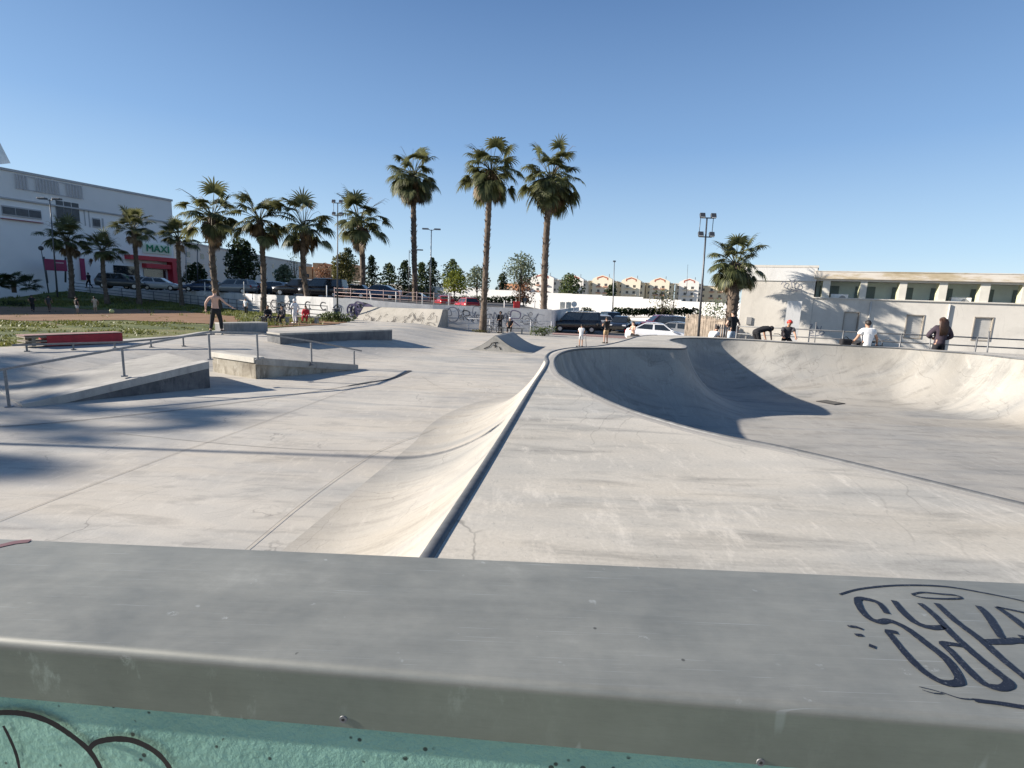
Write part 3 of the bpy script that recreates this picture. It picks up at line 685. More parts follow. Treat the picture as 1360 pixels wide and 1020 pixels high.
while x < 2.6:
    s = random.uniform(.7, 1.35); k = random.choice('oMerszcyof'); letter(k, x, random.uniform(.25, 1.6-s*.9), s, random.choice([0, 1, 1, 1, 3]), random.uniform(.03, .09)); x += s*random.uniform(.45, .8)
for i in range(26): x = random.uniform(-5.9, 2.4); letter(random.choice('oserzMc'), x, random.uniform(.15, 1.2), random.uniform(.25, .5), random.choice([0, 1, 0, 2]), .035)
for i in range(14): x = random.uniform(-23, -13); letter(random.choice('oserzcy'), x, random.uniform(.2, .6), random.uniform(.5, .9), random.choice([0, 0, 1]), random.uniform(.05, .12))
for i in range(8): x = random.uniform(-14.5, -12.5); letter(random.choice('oscre'), x, random.uniform(.1, .3), random.uniform(.9, 1.2), random.choice([0, 3]), .14)
g.build('graffiti', GR, t, True)
def railing(label, pts, mat, gap=1.6, rails=(1.0, .62, .25), h=1.05, r=.025, group=None):
    t = thing('railing', label, 'railing', pts[0], group=group); P = [Vector(p) for p in pts]
    for hh in rails:
        mb = MB(); mb.tube([p+Vector((0, 0, hh)) for p in P], r, 5); mb.build('rail', mat, t, True)
    for a, b in zip(P, P[1:]):
        k = max(1, round((b-a).length/gap))
        for j in range(k): mb = MB(); q = a+(b-a)*j/k; mb.tube([q-Vector((0, 0, .1)), q+Vector((0, 0, h))], r*1.25, 5); mb.build('post', mat, t, True)
    mb = MB(); mb.tube([P[-1]-Vector((0, 0, .1)), P[-1]+Vector((0, 0, h))], r*1.25, 5); mb.build('post', mat, t, True)
    return t
railing('dark metal railing stepping down the grass bank behind the left palms', [(-57, 62.4, 1.9), (-49, 62, 1.35), (-41, 61.4, .8), (-33, 55.2, .68), (-25.5, 48.9, .58), (-16, 44, .5)], RAILG, 2.0, r=.035)
railing('thin white railing in front of the graffiti wall behind the kicker', [(-5.4, 42.1, 0), (-2, 41.9, 0), (3.0, 41.7, 0)], plain('white_rail', (.6, .6, .6), .5), 1.7, (1.0, .6, .2), r=.022)
railing('faded pink railing on the street edge above the bank ramp', [(-16, 45.9, 2.1), (-7, 44.6, 1.95), (-4.2, 44.5, 1.9)], PINKRAIL, 1.5, (.95, .6, .3), r=.018)
rA = GY(979, 441, 21.6); rB = GY(1300, 461.5, 18.6)
railing('dark pedestrian railing behind the far rim of the bowl', [(8.9, 20.6, .85), (14.2, 18.9, .85), (18.6, 17.6, .85)], RAILG, 1.9, (1.12, .82, .5), 1.15, r=.024)
# ------------------------------------------------------------------ buildings
def plane_root(name, label, cat, P0, u, base=0.):
    rz = math.atan2(u[1], u[0]); return thing(name, label, cat, (P0[0], P0[1], base), rz)
def wbox(mb, x0, x1, y0, y1, z0, z1, mi=0): return mb.box(((x0+x1)/2, (y0+y1)/2, (z0+z1)/2), (abs(x1-x0), abs(y1-y0), abs(z1-z0)), mi=mi)
def wall_open(mb, x0, x1, z0, z1, y0, y1, holes):
    """a wall with rectangular holes (hx0,hx1,hz0,hz1), non overlapping in x"""
    hs = sorted(holes); x = x0
    for a, b, c, d in hs:
        if a > x: wbox(mb, x, a, y0, y1, z0, z1)
        if c > z0: wbox(mb, a, b, y0, y1, z0, c)
        if d < z1: wbox(mb, a, b, y0, y1, d, z1)
        x = b
    if x < x1: wbox(mb, x, x1, y0, y1, z0, z1)
# right hand building ------------------------------------------------
P0 = (16.6, 29.0); U = Vector((9, -3.4)).normalized()
def fr(px, py): return GP(px, py, P0, U)
bR = plane_root('sports_building', 'low cream changing-room building with an open upper gallery, at the right behind the bowl', 'building', P0, U)
zs = fr(1100, 396.5)[1]; zt_ = fr(1100, 373)[1]; zr = fr(1100, 360)[1]
wins = [(1122, 1142, 414, 441), (1205, 1228, 418, 450), (1295, 1320, 421, 453)]
hol = []
for a, b, c, d in wins: hol.append((fr(a, c)[0], fr(b, c)[0], fr(b, d)[1], fr(a, c)[1]))
Lr = 26.
mb = MB(); wall_open(mb, 0, Lr, -.5, zs, 0, .3, hol); wbox(mb, 0, Lr, 3.3, 3.6, zs-.9, zr); wbox(mb, 0, Lr, .3, 8, zs-1., zs-.9)
wbox(mb, Lr, Lr+.3, 0, 8, -.5, zr); mb.build('wall', CREAM, bR)
# crumbling cornice + beam
mb = MB(); wbox(mb, -.05, Lr, -.02, .3, zt_, zr-.42); wbox(mb, 0, Lr, .3, 8, zr-.5, zr-.45); mb.build('lintel', CREAM, bR)
def corn():
    m, nt, b = newmat('worn_cornice'); v = coords(nt, (.35, 1, 1.6)); f = noise(nt, 1.6, 9, .7, v)
    nt.links.new(ramp(nt, f, [(.36, (.42, .34, .22)), (.46, (.52, .44, .31)), (.54, (.66, .60, .52)), (.7, (.74, .70, .62))]), b.inputs['Base Color']); b.inputs['Roughness'].default_value = .9; return m
mb = MB(); wbox(mb, -.1, Lr, -.18, 8, zr-.42, zr-.04); wbox(mb, -.1, Lr, -.2, .1, zr-.04, zr); mb.build('cornice', corn(), bR)
mb = MB(); wbox(mb, 0, Lr, -.08, .35, zs, zs+.06); mb.build('sill', CREAM, bR)
mb = MB(); wbox(mb, .3, Lr, 1.5, 1.59, zs-.85, zt_+.1); mb.build('gallery_wall', plain('pale_green_wall', (.68, .78, .72), .8, 0, .08, 2), bR)
PIL = plain('cream_pillar', (.66, .63, .55), .85, 0, .06, 3); PILY = plain('yellow_green_reveal', (.50, .51, .34), .8)
edges = [1086, 1146, 1199, 1252, 1307, 1362]
prev = 0
pxs = [(1064, 1070), (1092, 1102), (1142, 1151), (1194, 1204), (1247, 1258), (1302, 1315), (1358, 1372)]
for i, (a, b) in enumerate(pxs[1:]):
    xa, xb = fr(a, 385)[0], fr(b, 385)[0]; mb = MB(); 
    h2 = (zs+.06, zt_)
    mb.prism([(xa, 0), (xb, 0), (xb, .4), (xa, .4)], *h2); mb.quad((xa-.003, .03, h2[0]), (xa-.003, .4, h2[0]), (xa-.003, .4, h2[1]), (xa-.003, .03, h2[1]), 1)
    mb.build('pillar', [PIL, PILY], bR)
xx = [fr(a, 385)[0] for a in (1100, 1170, 1222, 1277, 1332)]
for k in range(9):
    x = fr(1086, 385)[0]+k*(fr(1257, 385)[0]-fr(1204, 385)[0])*1.03+.35
    f_ = MB(); wbox(f_, x, x+.95, 1.44, 1.5, zs-.85, zs+.75); dd = f_.build('door', plain('dark_green_door', (.12, .17, .155), .4), bR)
for k in range(5, 12):
    x = fr(1315, 385)[0]+(k-5)*2.45; f_ = MB(); 
    if x > fr(1372, 385)[0] and x < Lr: f_.prism([(x, 0), (x+.55, 0), (x+.55, .4), (x, .4)], zs+.06, zt_); f_.build('pillar', [PIL, PILY], bR)
SHUT = plain('grey_shutter', (.56, .55, .52), .6, 0, .05, 5)
for a, b, c, d in hol:
    f_ = MB()
    for q in ((a-.02, a+.025, c, d), (b-.025, b+.02, c, d), (a-.02, b+.02, d-.025, d+.02), (a-.02, b+.02, c-.03, c+.02)): wbox(f_, q[0], q[1], -.025, .1, q[2], q[3])
    w = f_.build('window', plain('brown_frame', (.30, .27, .23), .6), bR)
    f_ = MB(); 
    n = int((d-c)/.09)
    for j in range(n): f_.quad((a+.04, .10, c+(d-c)*j/n), (b-.04, .10, c+(d-c)*j/n), (b-.04, .075, c+(d-c)*(j+1)/n), (a+.04, .075, c+(d-c)*(j+1)/n))
    f_.build('shutter', SHUT, w)
for px, py in ((1117, 393.5), (1281, 399.5)):
    x, z = fr(px, py); t = MB(); t.box((0, 0, .26), (.85, .32, .52), bev=.02); t.box((0, -.17, .03), (.9, .05, .05)); 
    q = Vector(P0)+U*x; r = plane_root('air_conditioner', 'white air conditioner box peeping over the gallery sill, '+('the left one of two' if px < 1200 else 'the right one of two'), 'air conditioner', (q.x-U.y*.55, q.y+U.x*.55), U, zs-.25)
    t.build('case', plain('ac_white', (.75, .75, .73), .4), r); t = MB(); t.tube([(.15, -.165, .27), (.15, -.18, .27)], .17, 16); t.build('fan_grille', plain('ac_grille', (.25, .26, .27), .5), r)
q = Vector(P0)+U*fr(1087, 357)[0]; r_ = plane_root('roof_lamp', 'small curved lamp arm on the roof edge of the gallery building', 'lamp', (q.x, q.y), U, zr); m = MB(); m.tube([(0, .1, -.02), (0, .1, .18), (-.08, .05, .27), (-.25, 0, .26)], .018, 6); m.build('arm', DARKSTEEL, r_); m = MB(); m.box((-.32, 0, .25), (.2, .08, .05), bev=.01); m.build('lamp_head', DARKSTEEL, r_)
m = MB(); xd = fr(1157, 400)[0]; m.tube([(xd, -.06, 0), (xd, -.06, zs-.1)], .035, 8); xd = fr(1262, 400)[0]; m.build('drain_pipe', CREAM, bR); m = MB(); m.tube([(xd, -.06, 0), (xd, -.06, zs-.1)], .035, 8); m.build('drain_pipe', CREAM, bR)
# scribble reading rio-like hand lettering on the left block
# left block of the building
lx0 = fr(1000, 400)
uL = Vector((.86, .51)).normalized()
bL = thing('corner_block', 'tall plain cream end block with a small low window, joined to the gallery building', 'building', (14, 31, 0))
cX = Vector(P0); cA = GY(984, 400, 30.4).to_2d(); dL = (cX-cA).normalized(); nL = Vector((-dL.y, dL.x)); bk_ = Vector((.50, .866))
ztop = GY(1070, 355, P0[1])[2]
fl_ = Vector((cA.x, cA.y))
mb = MB(); pl = [cA, cX+Vector((-.02, -.02)), cX+bk_*7, cA+bk_*7]
mb.prism([tuple(p) for p in pl], -.3, ztop); mb.build('wall', CREAM, bL, True)
mb = MB(); mb.prism([tuple(p) for p in [cA-dL*.06-nL*.05, cX+dL*.05-nL*.07, cX+bk_*7.1, cA+bk_*7.1]], ztop, ztop+.12); mb.build('parapet', CREAM, bL, True)
zb = GP(1010, 372.5, (cA.x, cA.y), dL)[1]
mb = MB(); mb.prism([tuple(p) for p in [cA-dL*.02-nL*.06, cX-nL*.08, cX-nL*.002, cA-nL*.002]], zb, ztop-.02); mb.build('band', WHITE, bL, True)
def sL(px, py): s, z = GP(px, py, (cA.x, cA.y), dL); q = cA+dL*s; return Vector((q.x, q.y, z))
mb = MB(); nn = (-nL.x, -nL.y, 0)
for s_ in [[(1037, 378), (1041, 374), (1044, 376), (1041, 381), (1048, 384)], [(1051, 375), (1052, 383)], [(1058, 376), (1055, 380), (1058, 384), (1062, 380), (1059, 376)], [(1049, 383), (1056, 386), (1063, 384)], [(1048, 371), (1052, 375), (1056, 371)]]:
    mb.ribbon(crom([sL(*p) for p in s_], .1), .045, nn, .09)
mb.build('graffiti', GR[1], bL, True)
q0, q1 = sL(992, 430), sL(997, 420); 
p = sL(994.5, 426)
mb = MB(); an = math.atan2(dL.y, dL.x)
mb = MB(); mb.box(p-Vector((nL.x, nL.y, 0))*.04, (.26, .08, .42), an); w = mb.build('window', plain('grey_frame', (.3, .3, .3), .6), bL, True)
# lower wall with the open fan-shaped white gate
t = thing('boundary_wall', 'lower cream boundary wall stepping down in front of the gallery building', 'wall', (18, 26, 0))
w0 = GY(1046, 399.5, 27.2); w1 = GY(1066, 396, 27.0)
mb = MB(); mb.prism([(w0.x, w0.y), (w1.x, w1.y), (w1.x+.4, w1.y+1.3), (w0.x+.5, w0.y+.5)], .3, w0.z); mb.build('wall', WHITE, t, True)
# MAXI building (left) -----------------------------------------------
A_ = Vector((-48.5, 73.)); B_ = Vector((-56., 56.)); UM = (A_-B_).normalized(); PM = B_-UM*22
def fm(px, py): return GP(px, py, PM, UM)
bM = plane_root('supermarket', 'big white and grey supermarket building with green and red shop signs, at the far left', 'building', PM, UM)
MW = plain('panel_white', (.76, .76, .765), .7, 0, .04, .3); MG = plain('panel_grey', (.40, .41, .43), .7, 0, .06, .3); MGL = plain('panel_light_grey', (.66, .665, .67), .6, 0, .04, .3)
xe = fm(228, 300)[0]; zt1 = fm(228, 268.5)[1]; zt0 = fm(4, 225)[1]; zt1 = (zt1+zt0)/2
zb1 = fm(150, 284)[1]; 
mb = MB(); wbox(mb, -6, xe, 0, 40, 0, zb1); mb.build('wall', MW, bM)
mb = MB(); wbox(mb, -6.1, xe+.1, -.15, 40.2, zb1, zt1); mb.build('upper_cladding', MGL, bM)
mb = MB(); wbox(mb, -6.2, xe+.2, -.3, 40.4, zt1, zt1+.25); wbox(mb, -6.2, xe+.2, -.28, -.15, zb1-.12, zb1+.05); mb.build('parapet', MG, bM)
def panel(name, x0, y0, x1, y1, mat, d=.1, parent=None, y=0.):
    a, zA = fm(x0, y0); b, zB = fm(x1, y1); m = MB(); wbox(m, a, b, y-d, y+.02, min(zA, zB), max(zA, zB)); return m.build(name, mat, parent or bM)
for i, (x0, y0, x1, y1) in enumerate([(1, 272, 55, 292), (72, 264, 106, 296), (122, 289, 133, 303)]):
    w = panel('window', x0, y0, x1, y1, MG, .12); a, zA = fm(x0, y0); b, zB = fm(x1, y1); m = MB(); k = 3
    for j in range(k): wbox(m, a+(b-a)*(j+.04)/k, a+(b-a)*(j+.96)/k, -.16, -.1, zB+.15, zA-.15)
    m.build('pane', plain('dark_pane', (.05, .06, .075), .35, 0, .3, 2), w)
for x0, y0, x1, y1, m_ in [(37, 252, 54, 270, MG), (2, 247, 36, 268, MW), (110, 270, 114, 300, MG), (116, 273, 120, 302, MG), (135, 290, 138, 303, MG)]: panel('cladding_panel', x0, y0, x1, y1, m_, .06)
MAG = plain('magenta_panel', (.26, .02, .08), .5, 0, .06, 2); RED = plain('sign_red', (.45, .02, .04), .5, 0, .06, 2)
panel('magenta_band', 0, 290, 56, 296, MAG, .35); panel('red_pillar', 105, 343, 113, 372, MAG, .3)
# red portal
a, zA = fm(165, 338); b, zB = fm(229, 346); cz = fm(222, 372)[1]
m = MB(); wbox(m, a, b, -1.2, -.02, zA-.55, zA); wbox(m, b-.8, b, -1.2, -.02, 1.8, zA-.55); wbox(m, fm(188, 348)[0], b-.8, -1.0, -.02, fm(195, 351)[1]-.5, fm(195, 351)[1]+.1); m.build('red_portal', RED, bM)
panel('shop_window', 150, 352, 180, 368, GLASS, .1); panel('entrance_glass', 190, 357, 220, 372, GLASS, .1)
panel('sign_board', 188, 322, 227, 339, plain('sign_cream', (.66, .72, .62), .6), .25)
def text(s, size, ext_, name, mat, parent, loc, rot):
    cu = bpy.data.curves.new('t', 'FONT'); cu.body = s; cu.size = size; cu.extrude = ext_; cu.align_x = 'CENTER'; cu.align_y = 'CENTER'
    ob = bpy.data.objects.new('t', cu); C.objects.link(ob); dg = bpy.context.evaluated_depsgraph_get(); dg.update()
    me = bpy.data.meshes.new_from_object(ob.evaluated_get(dg)); bpy.data.objects.remove(ob)
    me.materials.clear(); me.materials.append(mat); me.name = name
    o = link(name, me, parent); o.location = loc; o.rotation_euler = rot; return o
xa, za = fm(192, 327); xb, zb_ = fm(223, 336)
text('MAXI', (xb-xa)*.43, .06, 'sign_lettering', plain('sign_green', (.015, .22, .10), .5), bM, ((xa+xb)/2, -.36, (fm(207, 331)[1])), (pi/2, 0, 0))
# faint lettering frame on the roof edge and the roof panel
m = MB(); a, _ = fm(17, 232); b, _ = fm(108, 250); za = zt1-.95; n = 11
wbox(m, a, b, -.35, -.3, za+.7, za+.76); wbox(m, a, b, -.35, -.3, za-.74, za-.68)
for j in range(n):
    x = a+(b-a)*(j+.5)/n; w = (b-a)/n*.34
    if j == 2 or j == 7: continue
    wbox(m, x-w, x-w+.12, -.35, -.3, za-.68, za+.7); wbox(m, x+w-.12, x+w, -.35, -.3, za-.68, za+.7); 
m.build('roof_lettering_frame', plain('lettering_grey', (.42, .42, .44), .6), bM)
a, z = fm(4, 222); t = plane_root('roof_panel', 'tilted pale panel standing on the roof edge of the supermarket', 'roof panel', (PM+UM*a), UM, zt1+.25)
m = MB(); m.box((-1.6, 1.5, 1.2), (5.2, .12, 2.6), ry=-.35, mi=0); m.build('panel', plain('pale_panel', (.7, .75, .76), .4), t); m = MB(); m.tube([(0, 1.5, 0), (.6, 1.5, 1.8)], .06, 5); m.tube([(-2.5, 1.5, 0), (-2.3, 1.5, .8)], .06, 5); m.build('strut', DARKSTEEL, t)
# billboard
t = thing('billboard', 'magenta billboard with pale text lines in front of the supermarket', 'billboard', GY(62, 372, 58)[:])
a = GY(58, 341, 58); b = GY(89, 361.5, 60); m = MB(); m.prism([(a.x, a.y), (b.x, b.y), (b.x-.1, b.y+.2), (a.x-.1, a.y+.2)], b.z+.1, a.z-.2); m.build('panel', MAG, t, True)
m = MB(); 
for k in range(3): 
    p = a+(b-a)*.45; p2 = a+(b-a)*.9; z = a.z-.55-k*.42; m.quad((p.x, p.y-.04, z-.07), (p2.x-.3*k, p2.y-.04, z-.07), (p2.x-.3*k, p2.y-.04, z+.07), (p.x, p.y-.04, z+.07))
m.build('lettering', plain('pale_pink', (.5, .3, .36), .6), t, True)
m = MB(); m.tube([GY(63, 376, 58.3), GY(58, 341, 58.3)], .1, 6); m.tube([GY(87, 375, 60.3), GY(87, 342, 60.3)], .1, 6); m.build('post', DARKSTEEL, t, True)
# long grey block far behind -----------------------------------------
t = thing('long_block', 'long shaded grey apartment block receding behind the left palms', 'building', (-93, 180, 0))
za = GY(240, 322, 143)[2]; m = MB(); m.prism([(-92, 143), (-95, 243), (-110, 243), (-107, 143)], 0, 14.5)
m.build('wall', plain('block_grey', (.50, .49, .46), .8, 0, .05, .2), t, True)
m = MB(); m.prism([(-91.8, 142.8), (-94.8, 243.2), (-110, 243.2), (-107, 142.8)], 14.5, 15); m.build('roof', plain('roof_grey', (.4, .4, .4), .8), t, True)
for k in range(14):
    for z in (8.6, 11.6):
        y = 147+k*6.8; x = -92-3*(y-143)/100+.03; m = MB(); m.box((x, y, z), (.1, 1.6, 1.5)); m.build('window', GLASS, t, True)
# orange building
t = thing('orange_building', 'orange terraced building behind the parked cars and bare tree', 'building', GY(435, 380, 150)[:])
a = GY(398, 352, 150); b = GY(473, 356, 150); OR = plain('orange_render', (.62, .33, .16), .8, 0, .1, .3)
for i in range(4):
    x0 = a.x+(b.x-a.x)*i/4; m = MB(); m.box((x0+2, 152, 5), ((b.x-a.x)/4-.3, 6, 10+(i % 2)*1.4-(.8 if i == 0 else 0))); m.build('wall', OR, t, True)
    for zz in (4.2, 7.): m = MB(); m.box((x0+2, 148.98, zz), (2.0, .1, 1.1)); m.build('window', GLASS, t, True)
m = MB(); a = GY(388, 347, 210); b = GY(480, 357, 210)
# apartment terrace in the distance ----------------------------------
YB = 250.
def apt(i, px, wpx, ytop, col, label, gable=True):
    c = GY(px, ytop, YB+i*.0); sc = YB/F; w = wpx*sc; t = thing('apartment_building', label, 'apartment building', (c.x, YB, 0), -.35, group='yellow and white apartment buildings on the skyline')
    zt = c.z; m = MB(); m.box((0, 5, (zt-2.6)/2), (w, 10, zt-2.6)); m.build('wall', col, t)
    if gable:
        m = MB(); gw = w*.36; m.prism([(-gw, -.9), (gw, -.9), (gw, 6), (-gw, 6)], 0, zt-1.7)
        m.add([(-gw, -.9, zt-1.7), (gw, -.9, zt-1.7), (gw*.55, -.9, zt-.6), (0, -.9, zt+.2), (-gw*.55, -.9, zt-.6), (-gw, 3, zt-1.7), (gw, 3, zt-1.7), (gw*.55, 3, zt-.6), (0, 3, zt+.2), (-gw*.55, 3, zt-.6)], [(0, 1, 2, 3, 4), (5, 9, 8, 7, 6), (0, 4, 9, 5), (4, 3, 8, 9), (3, 2, 7, 8), (2, 1, 6, 7)])
        m.build('gable', plain('apt_white' if col is CRM else 'apt_butter', (.78, .75, .70) if col is CRM else (.78, .71, .56), .8, 0, .04, .3), t)
        m = MB(); rz_ = zt-1.1
        m.ribbon([(-gw*.5, -.95, rz_-.9), (-gw*.5, -.95, rz_-.1), (0, -.95, rz_+.7), (gw*.5, -.95, rz_-.1), (gw*.5, -.95, rz_-.9)], .5, (0, -1, 0), .05); m.build('red_arch', plain('terracotta', (.42, .10, .06), .8), t)
    m = MB(); m.tube([(w*.2, 2, zt-2.6), (w*.2, 2, zt+.8)], .12, 5); m.build('antenna', DARKSTEEL, t)
    m = MB(); m.box((0, 4.8, zt-2.5), (w+.5, 10.2, .3)); m.build('roof', plain('roof_pale', (.6, .56, .5), .8), t)
    for fl_i in range(4):
        z = zt-4.3-fl_i*2.9
        for sx in (-.42, -.14, .14, .42):
            if z < 1.5: continue
            fy = -.95 if (gable and abs(sx) < .3) else 0.
            m = MB(); m.box((sx*w*.9, fy, z), (1.1, .12, 1.1)); wi = m.build('window', plain('apt_window', (.10, .09, .08), .3), t)
            if abs(sx) < .3: m = MB(); m.box((sx*w*.9, fy-.35, z-.95), (2.2, .7, .5)); m.build('balcony', plain('balcony_'+('r' if i % 2 else 'w'), (.55, .30, .2) if i % 2 else (.7, .62, .5), .8), t)
YEL = plain('apt_yellow', (.80, .68, .47), .8, 0, .06, .3); CRM = plain('apt_cream', (.72, .66, .55), .8, 0, .05, .3); ORG = plain('apt_orange', (.60, .30, .16), .8, 0, .06, .3)
apt(0, 676, 26, 369, ORG, 'brick orange apartment building behind the middle trees, leftmost of the skyline row', False)
apt(1, 721, 44, 364, CRM, 'cream apartment building right behind the tallest right palm trunk')
apt(2, 763, 36, 366, CRM, 'cream apartment building whose arch shows above the round green tree')
apt(3, 801, 36, 366, YEL, 'yellow apartment building just left of the thin grey lamp post')
apt(4, 839, 34, 368, YEL, 'yellow apartment building just right of the thin grey lamp post')
apt(5, 877, 34, 369, YEL, 'yellow apartment building behind the bare tree')
apt(6, 916, 34, 370, CRM, 'pale cream apartment building just left of the floodlight mast')
apt(7, 952, 40, 373, YEL, 'yellow apartment building half behind the short thick palm', False)
# long white wall ------------------------------------------------------
t = thing('white_wall', 'very long stepped white wall running behind the car parks', 'wall', (0, 92, 0))
pts = [(410, 372.5), (484.5, 374), (484.5, 376.5), (536, 378), (581, 380.7), (581, 382), (649, 385), (703, 387.8), (800, 392.6), (854, 396), (905, 400), (960, 403.5)]
seg = [(410, 484.5, 372.5), (484.5, 536, 377), (536, 649, 381), (649, 703, 385.5), (703, 760, 389), (760, 800, 391), (800, 854, 393.8), (854, 905, 397.5), (905, 1010, 402)]
def wy(px): return 110-(px-480)*.068
mb = MB()
for a, b, y in seg:
    p = GY(a, y+(a-(a+b)/2)*.03, wy(a)); q = GY(b, y+(b-(a+b)/2)*.03, wy(b)); z = (p.z+q.z)/2
    mb.prism([(p.x, p.y), (q.x, q.y), (q.x, q.y+.3), (p.x, p.y+.3)], -.5, z)
mb.build('wall', plain('white_paint_wall', (.70, .69, .665), .85, 0, .04, .2), t, True)
# hedge along the wall
LEAF_D = leafmat('leaf_dark', (.008, .016, .006), (.022, .038, .012), (.05, .07, .022)); LEAF_M = leafmat('leaf_mid', (.02, .035, .01), (.06, .09, .025), (.12, .15, .05))
LEAF_Y = leafmat('leaf_yellow_green', (.06, .09, .012), (.16, .20, .03), (.28, .30, .06)); LEAF_G = leafmat('leaf_grey_green', (.04, .06, .035), (.10, .13, .075), (.18, .21, .13))
LEAF_R = leafmat('leaf_rusty', (.08, .035, .02), (.2, .09, .05), (.3, .16, .09)); BARK = plain('bark', (.09, .07, .055), .95, 0, .35, 12)
def leaves(mb, c, r, n, s, flat=1., mi=0):
    c = Vector(c)
    for i in range(n):
        d = Vector(rng.normal(size=3)); d.normalize(); rr_ = float(rng.uniform(.45, 1))**.6
        p = c+Vector((d.x*r[0], d.y*r[1], d.z*r[2]))*rr_
        a = Vector(rng.normal(size=3)).normalized(); b = a.cross(Vector(rng.normal(size=3))).normalized(); L = s*float(rng.uniform(.6, 1.4))
        mb.add([p-a*L*.6, p+b*L*.35, p+a*L*.6, p-b*L*.35], [(0, 1, 2, 3)], mi)
def bush(name, label, cat, loc, size, mat, n=350, leaf=.12, clumps=7, group=None):
    t = thing(name, label, cat, loc, group=group); mb = MB()
    for k in range(clumps):
        c = (random.uniform(-.6, .6)*size[0], random.uniform(-.5, .5)*size[1], random.uniform(.25, .7)*size[2])
        leaves(mb, c, (size[0]*.45, size[1]*.5, size[2]*.38), n//clumps, leaf)
    mb.build('foliage', mat, t); mb = MB()
    for k in range(4): a = random.uniform(0, 6.28); mb.tube([(0, 0, -.1), (math.cos(a)*size[0]*.3, math.sin(a)*size[1]*.3, size[2]*.6)], [.04, .015], 5)
    mb.build('stem', BARK, t); return t
def tree(label, base, H, crown, mat, dens=900, leaf=.28, clumps=14, th=.13, name='tree', trunkf=.45, cat='tree', group=None, lean=0):
    t = thing(name, label, cat, base[:], group=group); mb = MB(); tr = MB(); tips = []
    hz = H*trunkf; tr.tube([(0, 0, -.2), (lean*.3, .05, hz*.5), (lean*.6, 0, hz), (lean, .1, H*.8)], [th, th*.8, th*.65, th*.2], 7)
    for k in range(clumps):
        a = 2*pi*k*.382*1.6+random.uniform(-.3, .3); q = (k+.5)/clumps; zc = H*(trunkf+.05+(1-trunkf-.12)*q)
        prof2 = math.sin(pi*min(1, .25+.75*q*.95))**.7; r = crown*prof2*random.uniform(.45, .95)
        c = Vector((lean+math.cos(a)*r*.72, math.sin(a)*r*.72, zc)); s0 = Vector((lean*.6, 0, hz*random.uniform(.75, 1.1)))
        tr.tube([s0, s0.lerp(c, .5)+Vector((0, 0, .1*H*.2)), c], [th*.4, th*.25, th*.08], 5)
        leaves(mb, c, (crown*.40, crown*.40, H*.10+crown*.08), dens//clumps, leaf)
    tr.build('trunk', BARK, t); mb.build('crown', mat, t); return t
def cyp(label, base, H, w, mat=None, n=2400):
    t = thing('pine_tree', label, 'tree', base[:], group='dark conifers behind the white wall'); tr = MB(); tr.tube([(0, 0, -.2), (0, 0, H*.95)], [.16, .03], 6); tr.build('trunk', BARK, t)
    mb = MB(); K = 26
    for k in range(K):
        q = k/K; z = H*(.12+.86*q); rw = w*(1-q)**.5*random.uniform(.35, 1.15)+.08; a = random.uniform(0, 6.28)
        for s in range(3):
            a += 2.1; leaves(mb, (math.cos(a)*rw*.55, math.sin(a)*rw*.55, z+random.uniform(-.1, .25)), (rw*.55, rw*.55, H*.035), n//(K*3), .3)
    mb.build('crown', mat or LEAF_D, t)
for i, (px, py, base, wpx, lb) in enumerate([(494, 338, 382, 22, 'dark conifer just right of the fourth low palm'), (517, 349, 383, 16, 'dark conifer left of the first tall palm'), (538, 345, 384, 22, 'dark conifer hidden behind the first tall palm trunk'),
      (560, 348, 385, 14, 'dark conifer between the first tall palm and the twin-headed lamp'), (574, 341, 386, 17, 'dark conifer right behind the twin-headed lamp'), (600, 344, 387, 24, 'spreading dark conifer above the yellow-green tree'), (463, 328, 380, 30, 'tall dark conifer with a spiky top behind the floodlight mast')]):
    Y = 104; b = GY(px, base, Y); top = GY(px, py, Y); cyp(lb, (b.x, Y, 1.5), top.z-1.5, wpx*Y/F*(1.3 if i % 2 else .95), LEAF_M if i in (1, 3, 5) else LEAF_D)
def tree_px(px, ytop, ybase, z0, Y, wpx, label, mat, **k):
    b = GY(px, ybase, Y); tp = GY(px, ytop, Y); return tree(label, (b.x, Y, z0), tp.z-z0, wpx*Y/F/2, mat, **k)
tree_px(323, 318, 395, 2.1, 66, 50, 'large dark leafy tree between the two tall left palms, over the parked cars', LEAF_D, dens=2600, leaf=.3, clumps=22, th=.2, trunkf=.25)
tree_px(262, 350, 395, 2.1, 68, 36, 'low dark tree in front of the grey block', LEAF_D, dens=1200, leaf=.28, trunkf=.3)
tree_px(378, 352, 395, 2.1, 66, 30, 'grey-green bushy tree in front of the grey block, over the dark cars', LEAF_G, dens=1200, leaf=.26, trunkf=.25)
tree_px(392, 335, 392, 2.1, 75, 26, 'thin almost bare tree left of the third low palm', LEAF_G, dens=260, leaf=.16, clumps=18, th=.09, trunkf=.3)
tree_px(430, 350, 400, 2.1, 60, 28, 'rusty thin-leaved tree behind the dark vans', LEAF_R, dens=420, leaf=.2, th=.08)
tree_px(455, 336, 402, 2.1, 55, 36, 'olive-green tree next to the floodlight mast', leafmat('leaf_olive', (.025, .03, .008), (.07, .075, .02), (.14, .13, .04)), dens=1500, leaf=.22, th=.09, trunkf=.35)
tree_px(603, 358, 405, 1.9, 62, 42, 'yellow-green tree over the red cars', LEAF_Y, dens=1500, leaf=.22, th=.08, trunkf=.35)
tree_px(633, 353, 405, 1.8, 60, 38, 'pale green tree left of the middle tall palm', LEAF_G, dens=1300, leaf=.2, th=.09, trunkf=.4)
